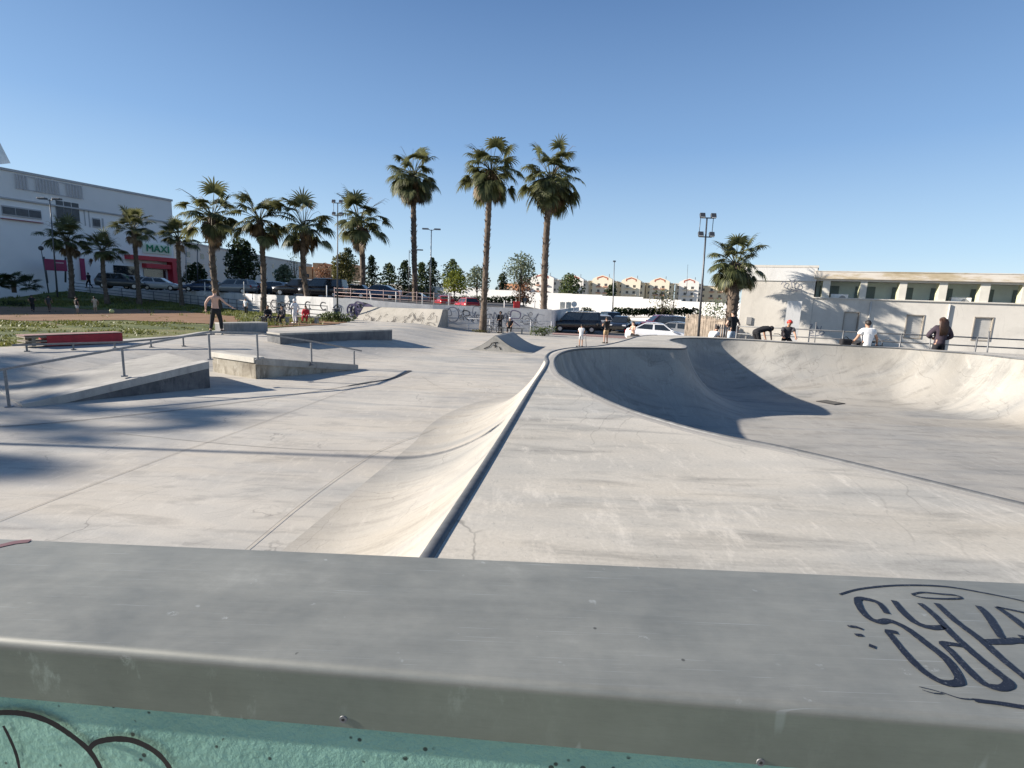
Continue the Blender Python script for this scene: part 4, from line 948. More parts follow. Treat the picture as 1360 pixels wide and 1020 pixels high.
tree_px(690, 337, 408, 1.2, 58, 52, 'airy grey-green tree with a rusty lower crown, between the tall palms', LEAF_G, dens=1500, leaf=.2, clumps=20, th=.13, trunkf=.5)
tree_px(695, 368, 407, 1.2, 60, 40, 'small rusty tree under the airy grey-green tree', LEAF_R, dens=700, leaf=.2, th=.1, trunkf=.3)
tree_px(667, 362, 400, 1.5, 105, 22, 'dark bushy tree behind the white wall, right of the middle tall palm', LEAF_D, dens=900, leaf=.35, trunkf=.2)
tree_px(757, 364, 395, 1.5, 108, 42, 'round dark green tree in front of the cream apartments', LEAF_M, dens=1500, leaf=.4, trunkf=.15, clumps=18)
tree_px(812, 377, 395, 1.5, 106, 19, 'small round dark tree beside the thin lamp post', LEAF_D, dens=700, leaf=.4, trunkf=.2)
tree_px(879, 384, 420, 0, 62, 42, 'thin-leaved young tree above the red and white cars', leafmat('leaf_olive', 0, 0, 0), dens=420, leaf=.18, clumps=18, th=.07, trunkf=.4)
tree_px(893, 386, 420, 0, 60, 16, 'thin bare tree right of the young tree, above the dark car', LEAF_G, dens=60, leaf=.14, clumps=14, th=.06, trunkf=.4)
tree_px(948, 398, 432, 0, 38, 62, 'sprawling grey shrub tree behind the floodlight mast', LEAF_G, dens=700, leaf=.13, clumps=22, th=.06, trunkf=.35)
for i, (px, yb, w, h, lb) in enumerate([(748, 413, 22, 17, 'fan-leaved shrub behind the small white notice boards'), (782, 414, 34, 19, 'bushy green shrub behind the parked van')]):
    Y = 60; b = GY(px, yb, Y); bush('shrub', lb, 'shrub', (b.x, Y, 0), (w*Y/F*.5, 1., h*Y/F*1.2), LEAF_M, 900, .22, 9)
def hedge(label, x0, x1, py, Y, h, mat):
    a = GY(x0, py, Y); b = GY(x1, py, Y); t = thing('hedge', label, 'hedge', ((a.x+b.x)/2, Y, min(a.z, b.z))); mb = MB(); n = int((b.x-a.x)/.7)
    for k in range(n): p = a.lerp(b, (k+.5)/n); leaves(mb, (p.x, p.y, p.z+h*.4), (.7, .5, h*.5*random.uniform(.7, 1.25)), 190, .24)
    mb.build('foliage', mat, t, True); mb = MB(); mb.tube([(a.x, Y, a.z-.3), (b.x, Y, b.z-.3)], .05, 5); mb.build('stem', BARK, t, True)
hedge('low dark hedge at the foot of the white wall behind the black hatchback', 815, 925, 418, 66, .95, LEAF_D)
hedge('low dark hedge behind the red cars at the foot of the white wall', 540, 700, 403, 84, 1.3, LEAF_D)
# ------------------------------------------------------------------ palms
PALM = leafmat('palm_leaf', (.018, .026, .009), (.06, .072, .026), (.16, .165, .07), .9, .25)
PDEAD = leafmat('palm_dead', (.05, .032, .016), (.13, .085, .045), (.22, .16, .09), .9, .1)
PTR = concrete('palm_bark', (.17, .13, .10), (.08, .06, .045), (.28, .22, .17), 0, .6, big=4., grain=.2)
def frond(mb, az, el, L, fan, droop, mi=0, pet=True, sw=1.):
    d = Vector((math.cos(az)*math.cos(el), math.sin(az)*math.cos(el), math.sin(el))); base = Vector((math.cos(az)*.12, math.sin(az)*.12, 0))
    side = d.cross(Vector((0, 0, 1))).normalized(); P = [base]; cur = d.copy(); K = 5
    for k in range(K): cur = (cur+Vector((0, 0, -droop*.10))).normalized(); P.append(P[-1]+cur*L/K)
    if pet: mb.tube(P, [.035, .03, .026, .022, .02, .018], 4, mi, cap=False)
    tip = P[-1]; upv = side.cross(cur).normalized(); n = 22
    roll = random.uniform(-.35, .35); side2 = (side*math.cos(roll)+upv*math.sin(roll)); upv = side2.cross(cur).normalized(); fold = random.uniform(-.1, .3)
    for i in range(n):
        a = (i/(n-1)-.5)*2*1.95; dr = (cur*math.cos(a)+side2*math.sin(a)).normalized(); l = fan*(.72+.28*math.cos(a*.75))*random.uniform(.85, 1.1)
        w = .052*fan*sw; acr = (side2*math.cos(a)-cur*math.sin(a)); p = tip.copy(); pts = [p]; dd = dr+upv*fold*abs(math.sin(a))*1.5
        for k in range(4): dd = (dd+Vector((0, 0, -(.05+.26*k*droop*.55)))).normalized(); p = p+dd*l/4; pts.append(p)
        ws = [w*.25, w*.95, w, w*.7, w*.08]; vs = []
        for q, ww in zip(pts, ws): vs += [q-acr*ww+upv*0, q+acr*ww]
        mb.add(vs, [(2*j, 2*j+1, 2*j+3, 2*j+2) for j in range(4)], mi)
def palm_proto(seed, H, R0, full=1., thick=1., dead=1., span=128, dr=1.):
    random.seed(seed); t = thing('palm_tree', 'x', 'palm tree', (0, 0, 0)); mb = MB()
    K = int(H/.16); pts = []; rs = []; bx, by = random.uniform(-.25, .25), random.uniform(-.2, .2)
    for k in range(K+1):
        q = k/K; pts.append((bx*math.sin(q*pi*.9)*1.2, by*math.sin(q*2.5), H*q-.15)); rs.append(R0*(1.35-.5*min(1, q*5)+.03*math.sin(k*2.1)+(.10 if k % 2 else 0)*(.6+.6*random.random())))
    mb.tube(pts, rs, 12)
    for k in range(int(H*14*thick)):        # old leaf bases
        q = random.uniform(.03, 1); a = random.uniform(0, 6.28); c = Vector((bx*math.sin(q*pi*.9)*1.2, by*math.sin(q*2.5), H*q-.15)); r = R0*.92
        o = Vector((math.cos(a), math.sin(a), 0)); s = Vector((-o.y, o.x, 0)); p = c+o*r*.9; ll = random.uniform(.06, .15)*(1+.6*(q > .85))*thick
        mb.add([p-s*.055, p+s*.055, p+o*ll+Vector((0, 0, ll*1.3)), p+Vector((0, 0, -.12))], [(0, 1, 2), (0, 2, 3), (1, 3, 2)])
    mb.build('trunk', PTR, t)
    top = Vector((bx*math.sin(pi*.9)*1.2, by*math.sin(2.5), H-.15)); cr = MB(); n = int(46*full)
    for k in range(n):
        q = (k+.5)/n; el = math.radians(80-span*q**.85+random.uniform(-20, 20)); frond(cr, k*2.39996+random.uniform(-.5, .5), el, random.uniform(.75, 1.75), random.uniform(.8, 1.15), dr*(1.0+.8*q+random.uniform(-.2, .4)))
    o = cr.build('crown', PALM, t, T=Matrix.Translation(top))
    dk = MB(); nd = int(24*dead)
    for k in range(nd):
        el = math.radians(random.uniform(-80, -35)); frond(dk, random.uniform(0, 6.28), el, random.uniform(.4, 1.5), .85, 1.7, 0, True, 1.2)
    for k in range(6): a = random.uniform(0, 6.28); p = Vector((math.cos(a), math.sin(a), .9)); e2 = p.normalized()*random.uniform(1.7, 2.4); dk.tube([(0, 0, 0), e2*.6+Vector((0, 0, .2)), e2, e2*1.15-Vector((0, 0, .35))], [.02, .014, .01, .006], 4)
    dk.build('dead_fronds', PDEAD, t, T=Matrix.Translation(top)); return t, top.z
protos = {}
def palm(px, ytop, pxb, yb, z0, kind, label, crown_px, Y=None, rz=0., pt=None):
    b = G(pxb, yb, z0) if Y is None else GY(pxb, yb, Y); Y = b.y; tp = GY(px, ytop, Y); Ht = tp.z-z0
    t = protos[kind]; H0 = t[1]+1.95; s = Ht/H0
    loc = (b.x, b.y, z0); o = dup(t[0], loc, rz, label, s, group=None); 
    # lean
    dxl = (tp.x-b.x); o.rotation_euler = (0, math.atan2(dxl, Ht), 0); o.rotation_euler.rotate_axis('Z', rz)
    return o
protos['tallA'] = palm_proto(11, 10.4, .22, 1.1, 1., 1.5); protos['tallB'] = palm_proto(12, 10.6, .21, 1.05, 1., 1.9); protos['tallC'] = palm_proto(13, 9.6, .225, 1.15, 1., 1.6)
protos['lowA'] = palm_proto(21, 6.3, .21, .66, 1., .3, 104, .8); protos['lowB'] = palm_proto(22, 6.6, .20, .64, 1., .4, 108, .8); protos['lowC'] = palm_proto(23, 6.1, .20, .58, 1., .4, 100, .8)
protos['flatC'] = palm_proto(26, 7.6, .22, .62, 1., .1, 80, .6)
protos['flatA'] = palm_proto(24, 5.4, .22, .62, 1., .15, 88, .7); protos['flatB'] = palm_proto(25, 5.7, .22, .60, 1., .2, 92, .75); protos['stub'] = palm_proto(31, 5.8, .44, 1.25, 1.7, 1.1)
palm(548, 196, 552, 418, .3, 'tallA', 'tall slender palm on the left of the three tall ones, behind the bank ramp', 70)
palm(654, 183, 641, 441, 0, 'tallB', 'tall leaning palm, middle of the three tall ones, before the graffiti wall', 70)
palm(735, 191, 722, 441, 0, 'tallC', 'tall palm on the right of the three tall ones, leafy weeds at its foot', 80)
palm(281, 246, 291, 412, .6, 'lowA', 'big-crowned palm rising behind the shirtless skater', 75, rz=1.)
palm(341, 252, 350, 415, .6, 'lowB', 'palm right of the one behind the skater, beside the seated group', 62, rz=2.)
palm(404, 261, 413, 418, .55, 'lowC', 'palm with a ragged split crown, just left of the floodlight mast', 72, rz=3.)
palm(475, 254, 479, 414, .4, 'lowA', 'palm just right of the floodlight mast, its crown touching the mast', 75, rz=4.)
palm(85, 290, 94, 385, 1.2, 'flatA', 'small palm in front of the magenta billboard', 62, Y=52, rz=.5)
palm(136, 307, 142, 392, .8, 'flatB', 'short bushy palm right of the billboard, lowest crown of the left row', 62, Y=52, rz=1.5)
palm(174, 277, 185, 401, .6, 'flatC', 'palm in front of the entrance of the supermarket', 62, Y=54, rz=2.6)
palm(235, 291, 242, 403, .6, 'flatC', 'palm at the right end of the supermarket, beside the green lettering', 62, Y=54, rz=3.3)
palm(978, 314, 968, 447, .85, 'stub', 'short thick palm with a huge shaggy crown beside the floodlight mast at the right', 90, Y=28.4, rz=1.)
# palms outside the picture whose shadows cross the floor
for i, (x, y, k, h) in enumerate([(-39.5, 6.7, 'tallB', 0), (-40.5, 9.6, 'tallA', 0), (-41, 13., 'tallC', 0)]):
    dup(protos[k][0], (x, y, -.6+h), i*1.3, 'palm outside the left edge shading the floor, '+['nearest of three', 'middle of three', 'farthest of three'][i], 1.1+.1*(i % 2))
for t, _ in protos.values():
    for ch in list(t.children): bpy.data.objects.remove(ch)
    bpy.data.objects.remove(t)
random.seed(99)
b = G(18, 376, 1.6); b = GY(18, 379, 50)
t = thing('fan_palm', 'low dark fan palm bush at the left edge on the grass bank', 'palm', (b.x, b.y, b.z-.2)); mb = MB()
for c in [(-1.2, 0, .3), (0, 0, .6), (1.1, .2, .2), (-2.3, .3, .1)]:
    f_ = MB()
    for k in range(14): frond(f_, random.uniform(0, 6.28), math.radians(random.uniform(-5, 75)), .7, .7, .6)
    mb.add([Vector(v)+Vector(c) for v in f_.v], f_.f)
mb.build('foliage', LEAF_D, t); m = MB(); m.tube([(0, 0, -.5), (0, 0, .6)], .2, 8); m.build('trunk', PTR, t)
# weeds
b = G(722, 446, 0); bush('weed_clump', 'green weed clump with pale flowers at the foot of the right tall palm', 'weeds', b[:], (1.3, .7, .75), LEAF_M, 900, .09, 9)
b = G(640, 441.5, 0); bush('weed_clump', 'small dry weed patch at the foot of the middle tall palm', 'weeds', b[:], (.9, .5, .25), leafmat('leaf_olive', 0, 0, 0), 200, .08, 6)
for i, (px, py, w, h, lb) in enumerate([(447, 428, 62, 13, 'long weedy bush beside the rubbish bin, left of the bank ramp'), (382, 416, 26, 11, 'green weed clump behind the seated group'), (340, 412, 20, 9, 'weed clump at the foot of the second palm')]):
    b = G(px, py, .45); bush('weed_clump', lb, 'weeds', (b.x, b.y, zg(b.x, b.y)), (w*b.y/F*.5, .8, h*b.y/F*1.1), LEAF_M, 900, .13, 12)
# grass tufts
def tufts():
    mb = MB(); poly = np.array([(p[0], p[1]) for p in gp]); vs = []; fs = []; cnt = 0
    X = rng.uniform(-62, -10, 30000); Y = 14+rng.uniform(0, 1, 30000)**1.2*50
    k = inside(X, Y, poly) & (pdist(X, Y, poly) > .25); X, Y = X[k], Y[k]
    dd = np.array([(G(a, b, .5).x, G(a, b, .5).y) for a, b in [(-60, 423), (60, 427), (150, 425.5), (230, 428), (300, 432), (318, 431), (312, 421), (240, 413), (180, 411), (120, 412), (60, 408), (-60, 407)]])
    k = ~inside(X, Y, dd) | (rng.uniform(0, 1, len(X)) < .05); X, Y = X[k], Y[k]
    clump = np.sin(X*.9+np.sin(Y*.7)*2)*np.sin(Y*1.1+X*.3)+rng.normal(0, .45, len(X))
    k = clump > .1; X, Y, cl_ = X[k], Y[k], clump[k]
    for x, y, c in zip(X, Y, cl_):
        x = float(x); y = float(y); z = zg(x, y); yl = fl(x)[0]; h = .06+.06*min(1.5, float(c)) + (.22 if -13 < y-yl < -2 else 0)*random.uniform(.3, 1)
        for j in range(4):
            a = random.uniform(0, 6.28); o = (x+random.uniform(-.15, .15), y+random.uniform(-.15, .15)); w = .05
            mb.add([(o[0]-math.cos(a)*w, o[1]-math.sin(a)*w, z-.02), (o[0]+math.cos(a)*w, o[1]+math.sin(a)*w, z-.02), (o[0]+random.uniform(-.1, .1), o[1]+random.uniform(-.1, .1), z+h)], [(0, 1, 2)])
    return mb
struct(tufts().build('grass_tufts', leafmat('grass_blade', (.04, .055, .012), (.11, .13, .03), (.20, .21, .06), .35, .2)), 'stuff')
b = G(21, 407, .5); bush('weed_clump', 'dark low weed heap on the grass behind the ball players', 'weeds', (b.x, b.y, .5), (1.6, .6, .5), LEAF_D, 300, .12, 6)
# ------------------------------------------------------------------ lamps, masts, posts
def mast(label, top, base, Y, kind, mat=DARKSTEEL, z0=0., r=.07, name='lamp_post'):
    a = GY(*base, Y); b = GY(*top, Y); t = thing(name, label, 'lamp post' if name == 'lamp_post' else 'floodlight mast', (a.x, Y, z0))
    m = MB(); m.tube([(a.x, Y, z0-.1), (a.x+(b.x-a.x)*.5, Y, (z0+b.z)/2), (b.x, Y, b.z)], [r, r*.75, r*.5], 8); m.build('pole', mat, t, True)
    LG = plain('lamp_glass', (.7, .7, .66), .25)
    if kind == 'flood4':
        m = MB(); s = .34
        m.tube([(b.x-s, Y, b.z+.02), (b.x+s, Y, b.z+.02)], .03, 6); m.tube([(b.x-s, Y, b.z-.95), (b.x+s, Y, b.z-.95)], .03, 6)
        for sx in (-s, s): m.tube([(b.x+sx, Y, b.z), (b.x+sx, Y, b.z-.95)], .018, 6)
        m.build('frame', mat, t, True)
        for sx in (-s, s):
            for dz in (.12, -.83): m = MB(); m.box((b.x+sx*.85, Y-.12, b.z+dz), (.27, .14, .25), rx=-.5, bev=.02); h = m.build('floodlight', mat, t, True); m = MB(); m.box((b.x+sx*.85, Y-.195, b.z+dz-.03), (.21, .012, .19), rx=-.5); m.build('lamp_glass', LG, h, False) if False else m.build('lamp_glass', LG, t, True)
    elif kind == 'twin':
        for sx in (-1, 1): m = MB(); m.tube([(b.x, Y, b.z-.1), (b.x+sx*.45, Y, b.z+.05)], .035, 6); m.box((b.x+sx*.7, Y, b.z+.07), (.75, .35, .16), bev=.04); m.build('lamp_head', mat, t, True)
    elif kind == 'arm':
        m = MB(); m.tube([(b.x, Y, b.z-.3), (b.x+.3, Y, b.z), (b.x+.9, Y, b.z+.06)], .035, 6); m.build('arm', mat, t, True); m = MB(); m.box((b.x+1.2, Y, b.z+.05), (.75, .25, .13), bev=.04); m.build('lamp_head', mat, t, True)
    elif kind == 'globe':
        m = MB(); m.ball((b.x, Y, b.z+.1), .22); m.build('lamp_head', mat, t, True)
    elif kind == 'plain':
        m = MB(); m.box((b.x, Y, b.z), (.3, .2, .16), bev=.02); m.build('lamp_head', mat, t, True)
    return t
mast('tall mast with four floodlights in a square frame, beside the short thick palm', (939, 290), (928, 446), 28.2, 'flood4', z0=.3, name='floodlight_mast', r=.075)
mast('tall dark mast with floodlights at the left, between two palm crowns', (448.5, 270), (448, 424), 43, 'flood4', z0=.45, name='floodlight_mast')
mast('pale lamp post with a twin flat head, between the tall palms', (573, 305), (571, 402), 62, 'twin', STEEL, 1.9, .1)
mast('dark lamp post with a flat twin head in front of the supermarket', (66, 265), (75, 380), 50, 'twin', DARKSTEEL, 1.3, .08)
mast('short tilted lamp post left of the billboard', (54.5, 331), (63, 372), 52, 'globe', DARKSTEEL, 1.6, .06)
mast('street lamp with a side arm, left of the large dark tree', (262, 322), (263, 395), 66, 'arm', DARKSTEEL, 2.1, .08)
mast('thin curved street lamp just left of the first tall palm trunk', (543.5, 332), (543, 405), 60, 'arm', DARKSTEEL, 2., .06)
mast('thin grey lamp post in front of the yellow apartments', (816, 347), (814, 420), 58, 'plain', STEEL, 0, .08)
mast('pale pole beside the palm at the supermarket end', (247, 325), (248, 400), 60, 'plain', STEEL, 2.1, .07)
mast('thin dark mast on the skyline behind the cream apartments', (913.5, 352), (913.5, 372), 246, 'plain', DARKSTEEL, 8, .12)
# the post whose thin shadow crosses the floor
t = thing('lamp_post', 'lamp post outside the left edge whose thin shadow crosses the floor', 'lamp post', (-17.5, 8.1, 0)); m = MB(); m.tube([(0, 0, 0), (0, 0, 7.4)], [.075, .05], 8); m.build('pole', DARKSTEEL, t); m = MB(); m.box((0, 0, 7.45), (.5, .3, .12), bev=.03); m.build('lamp_head', DARKSTEEL, t)
WP = plain('white_post', (.6, .6, .58), .6)
for i, (px, y0, y1, Y, lb) in enumerate([(272, 375, 391, 52, 'on the street edge left of the palm behind the skater'), (324, 374, 391, 50.5, 'on the street edge in front of the grey estate car'), (405, 377, 398, 47.5, 'in front of the black car left of the ragged palm'), (434, 379, 398, 46.5, 'in front of the black van left of the floodlight mast'),
     (495, 387, 405, 45.6, 'leaning in front of the blue saloon'), (526, 387, 404, 45.6, 'at the right end of the blue saloon'), (561, 389, 405, 45.4, 'right of the first tall palm'), (596, 390, 406, 45.2, 'in front of the left red car'), (670, 399, 412, 45, 'left of the red bin'), (710, 397, 412, 45, 'left of the right tall palm')]):
    t = thing('bollard', 'thin pale post '+lb, 'post', GY(px, y1, Y)[:], group='thin pale posts along the street edge'); a = GY(px, y1, Y); b = GY(px, y0, Y)
    m = MB(); m.tube([(a.x, Y, a.z-.3), (b.x+(-.25 if i == 4 else 0), Y, b.z)], .05, 6); m.build('post', WP, t, True); m = MB(); m.tube([(a.x, Y, a.z-.1), (a.x, Y, a.z+.02)], .09, 8); m.build('base', WP, t, True)
# bins, signs
a = GY(686, 411, 44.6); t = thing('red_bin', 'bright red bin on top of the street wall', 'bin', a[:]); m = MB(); m.box((0, 0, .28), (.55, .4, .6), bev=.05); m.build('body', plain('bin_red', (.6, .03, .03), .5), t); m = MB(); m.box((0, 0, .62), (.6, .45, .1), bev=.03); m.build('lid', plain('bin_red', 0), t)
a = G(446, 426, .42); t = thing('litter_bin', 'dark cylindrical litter bin at the foot of the floodlight mast', 'bin', a[:]); m = MB(); m.tube([(0, 0, 0), (0, 0, .9)], .28, 12); m.build('body', DARKSTEEL, t); m = MB(); m.tube([(0, 0, .9), (0, 0, 1.0)], [.3, .26], 12); m.build('lid', RAILG, t)
t = thing('road_sign', 'round white road sign on a post beside the notice boards', 'road sign', GY(763, 412, 57)[:]); a = GY(762.5, 404, 57); m = MB(); m.tube([(a.x, 57, 0), (a.x, 57, a.z+.2)], .04, 6); m.build('post', STEEL, t, True); m = MB(); m.tube([(a.x, 56.9, a.z), (a.x, 56.94, a.z)], .31, 18); m.build('disc', plain('sign_white', (.75, .75, .72), .5), t, True)
t = thing('notice_board', 'pair of pale notice boards behind the parked van', 'notice board', GY(752, 414, 57)[:])
for px in (747, 755): a = GY(px, 408, 57); m = MB(); m.box((a.x, 57, a.z), (.55, .05, 1.1)); m.build('board', plain('board_pale', (.62, .6, .52), .6), t, True); m = MB(); m.tube([(a.x, 57.05, 0), (a.x, 57.05, a.z+.6)], .03, 6); m.build('post', STEEL, t, True)
t = thing('road_sign', 'small dark round sign on a pole right of the rusty tree', 'road sign', GY(697, 408, 50)[:]); a = GY(697.5, 398, 50); m = MB(); m.tube([(a.x, 50, 1.8), (a.x, 50, a.z+.3)], .03, 6); m.build('post', STEEL, t, True); m = MB(); m.tube([(a.x, 49.9, a.z), (a.x, 49.94, a.z)], .2, 14); m.build('disc', DARKSTEEL, t, True)
# wooden fence on the right (vertical canes)
t = thing('cane_fence', 'tall fence of vertical brown canes beside the floodlight mast', 'fence', (12, 29, .4)); m = MB()
a = GY(912, 417, 33); b = GY(966, 424, 29); n = 60
for k in range(n):
    q = (k+random.uniform(.2, .8))/n; p = a.lerp(b, q); m.tube([(p.x, p.y, -.2), (p.x+random.uniform(-.04, .04), p.y, p.z+random.uniform(-.15, .1))], .045, 5)
m.build('cane_panel', plain('cane_brown', (.27, .225, .18), .9, 0, .4, 3), t, True)
m = MB(); m.tube([(a.x, a.y-.06, 1.9), (b.x, b.y-.06, 1.9)], .03, 5); m.build('rail', plain('cane_brown', 0), t, True)
t = thing('picket_fence', 'dark metal picket fence between the cane fence and the black-shirted person', 'fence', (11, 24, .85))
a = GY(951, 430.5, 24); b = GY(968, 432, 23.6); 
for k in range(7): p = a.lerp(b, k/6); m = MB(); m.tube([(p.x, p.y, .85), (p.x, p.y, p.z)], .03, 5); m.build('picket', DARKSTEEL, t, True)
m = MB(); m.tube([a-Vector((0, 0, .15)), b-Vector((0, 0, .15))], .025, 5); m.build('rail', DARKSTEEL, t, True)
# loose posts on the right
for i, (px, y0, y1) in enumerate([(1236, 437, 466), (1313, 441, 470), (1083, 429, 455)]):
    Y = [17.6, 16.6, 20.4][i]; t = thing('thin_post', ['thin steel post just left of the long-haired woman', 'thin steel post right of the long-haired woman, below the right shuttered window', 'thin post left of the handrail end, beside the graffiti scribble'][i], 'post', GY(px, y1, Y)[:])
    a = GY(px, y1, Y); b = GY(px+1, y0, Y); m = MB(); m.tube([(a.x, Y, .85), (b.x, Y, b.z)], .022, 6); m.build('post', RAILG, t, True); m = MB(); m.tube([(b.x, Y, b.z), (b.x, Y, b.z+.03)], .03, 6); m.build('cap', RAILG, t, True)
# ------------------------------------------------------------------ vehicles
# local frame: x = forward, y = left, z up, centred
TYPES = {
 'hatch': dict(L=4.0, W=1.72, base=[(-2.0, .42, .78), (-1.93, .3, .98), (-1.5, .22, 1.0), (-.6, .2, .96), (.75, .2, .93), (1.2, .22, .88), (1.75, .28, .76), (1.98, .38, .62)], cab=(-1.88, -1.45, .15, .98), H=1.47),
 'saloon': dict(L=4.5, W=1.78, base=[(-2.25, .42, .8), (-2.15, .3, .98), (-1.6, .24, 1.0), (-.9, .2, .97), (.8, .2, .93), (1.4, .22, .86), (2.0, .28, .74), (2.23, .4, .6)], cab=(-1.75, -1.0, .3, 1.05), H=1.43),
 'estate': dict(L=4.5, W=1.78, base=[(-2.25, .42, .85), (-2.18, .3, 1.02), (-1.6, .24, 1.03), (-.9, .2, 1.0), (.8, .2, .96), (1.4, .22, .9), (2.0, .28, .78), (2.23, .4, .62)], cab=(-2.15, -1.85, .35, 1.15), H=1.55),
 'suv': dict(L=4.5, W=1.86, base=[(-2.25, .5, .9), (-2.18, .38, 1.12), (-1.6, .3, 1.12), (-.9, .28, 1.1), (.8, .28, 1.07), (1.4, .3, 1.02), (2.05, .36, .92), (2.23, .48, .74)], cab=(-2.15, -1.85, .25, .95), H=1.72),
 'van': dict(L=4.4, W=1.82, base=[(-2.2, .42, 1.0), (-2.17, .3, 1.14), (-1.6, .24, 1.14), (-.6, .22, 1.12), (1.0, .22, 1.08), (1.5, .24, 1.0), (2.0, .3, .88), (2.18, .4, .7)], cab=(-2.17, -2.05, .75, 1.45), H=1.85)}
def car(label, loc, heading, kind, col, group='parked cars', cat=None, z=0.):
    T_ = TYPES[kind]; Wd = T_['W']/2; bs = T_['base']; t = thing('parked_car' if kind != 'van' else 'parked_van', label, cat or ('van' if kind == 'van' else 'car'), (loc[0], loc[1], loc[2]), heading, group)
    m = MB(); K = len(bs); ring = []
    for i, (x, zb, zt) in enumerate(bs):
        e = 1. if 0 < i < K-1 else .9; w = Wd*e*(1 if 1 < i < K-2 else .97)
        for y, z in ((-w*.9, zb), (-w, zb+.12), (-w, zb+(zt-zb)*.6), (-w*.95, zt-.03), (-w*.82, zt), (w*.82, zt), (w*.95, zt-.03), (w, zb+(zt-zb)*.6), (w, zb+.12), (w*.9, zb)): ring.append((x, y, z))
    n = 10; m.add(ring, [(i*n+k, (i+1)*n+k, (i+1)*n+(k+1) % n, i*n+(k+1) % n) for i in range(K-1) for k in range(n)], 0, True); m.add(ring[:n], [tuple(range(n))]); m.add(ring[-n:], [tuple(reversed(range(n)))])
    m.build('body', col, t)
    x0, x1, x2, x3 = T_['cab']; H = T_['H']
    def bz(x):
        for a, b in zip(bs, bs[1:]):
            if a[0] <= x <= b[0]: return a[2]+(b[2]-a[2])*(x-a[0])/(b[0]-a[0])
        return bs[-1][2]
    zA, zB = bz(x0)-.02, bz(x3)-.02; wb, wt = Wd*.90, Wd*.72; m = MB()
    vs = [(x0, -wb, zA), (x3, -wb, zB), (x3, wb, zB), (x0, wb, zA), (x1, -wt, H-.06), (x2, -wt, H-.06), (x2, wt, H-.06), (x1, wt, H-.06)]
    m.add(vs, [(0, 1, 5, 4), (2, 3, 7, 6), (1, 2, 6, 5), (3, 0, 4, 7), (4, 5, 6, 7)]); 
    # curved roof cap
    rf = [(x1, H-.06), (x1+.15, H-.01), ((x1+x2)/2, H+.03), (x2-.15, H-.005), (x2, H-.06)]; rv = []
    for x, z in rf: rv += [(x, -wt, H-.06 if z == H-.06 else z-.03), (x, -wt*.8, z), (x, wt*.8, z), (x, wt, H-.06 if z == H-.06 else z-.03)]
    m.add(rv, [(4*i+k, 4*(i+1)+k, 4*(i+1)+k+1, 4*i+k+1) for i in range(4) for k in range(3)], 0, True); m.build('cabin', col, t)
    V = [Vector(v) for v in vs]
    def pane(a, b, c, d, ins=.07, nm='window', split=(0., 1.)):
        # a,b bottom  c,d top (c above b)
        def P(s, r): return (a.lerp(b, s)).lerp(d.lerp(c, s), r)
        s0, s1 = split; nn = (b-a).cross(d-a).normalized()*.008; q = MB(); q.quad(P(s0+ins*.5, .1)+nn, P(s1-ins*.5, .1)+nn, P(s1-ins*.5, .9)+nn, P(s0+ins*.5, .9)+nn); q.build(nm, GLASS, t)
    for sp in ((.03, .5), (.5, .97)):
        pane(V[0], V[1], V[5], V[4], .06, 'window', sp); pane(V[2], V[3], V[7], V[6], .06, 'window', (1-sp[1], 1-sp[0]))
    pane(V[1], V[2], V[6], V[5], .08, 'windscreen'); pane(V[3], V[0], V[4], V[7], .1, 'rear_window')
    rw = .31 if kind != 'suv' else .35; L2 = T_['L']/2
    for sx in (-L2+.82, L2-.85):
        for s in (-1, 1):
            m = MB(); m.tube([(sx, s*(Wd-.2), rw), (sx, s*(Wd+.012), rw)], [rw, rw*.97], 18); w = m.build('wheel', RUBBER, t); m = MB(); m.tube([(sx, s*(Wd+.0), rw), (sx, s*(Wd+.025), rw)], [rw*.62, rw*.55], 12); m.build('rim', plain('alloy', (.45, .45, .46), .35, .8), w)
    for s in (-1, 1):
        m = MB(); x, zb, zt = bs[-2]; m.box((x+.06, s*Wd*.72, zt-.1), (.3, .34, .14), ry=.25, bev=.03); m.build('headlight', plain('headlight', (.6, .62, .64), .15), t)
        m = MB(); x, zb, zt = bs[0]; m.box((x+.04, s*Wd*.78, zt-.02), (.12, .22, .22), bev=.03); m.build('tail_light', plain('tail_red', (.35, .01, .01), .3), t)
        m = MB(); m.box((x3-.15, s*(Wd+.05), zB+.08), (.14, .18, .12), bev=.03); m.build('mirror', col, t)
    m = MB(); m.box((bs[-1][0]+.01, 0, .42), (.06, Wd*1.5, .2), bev=.02); m.build('bumper', RUBBER, t)
    m = MB(); m.box((bs[0][0]-.01, 0, .62), (.03, .5, .11)); m.build('number_plate', plain('plate', (.6, .6, .58), .5), t)
    return t
P_W = paint('white', (.75, .76, .78)); P_B = paint('black', (.012, .013, .016)); P_N = paint('navy', (.03, .05, .10)); P_G = paint('grey', (.22, .23, .24)); P_S = paint('silver', (.42, .43, .44)); P_R = paint('red', (.45, .02, .02)); P_M = paint('maroon', (.16, .03, .045)); P_D = paint('dark_grey', (.06, .065, .07))
def cp(px, py, Y, z, *a, **k): q = GY(px, py, Y); return (q.x, Y, z)
sz = 2.13
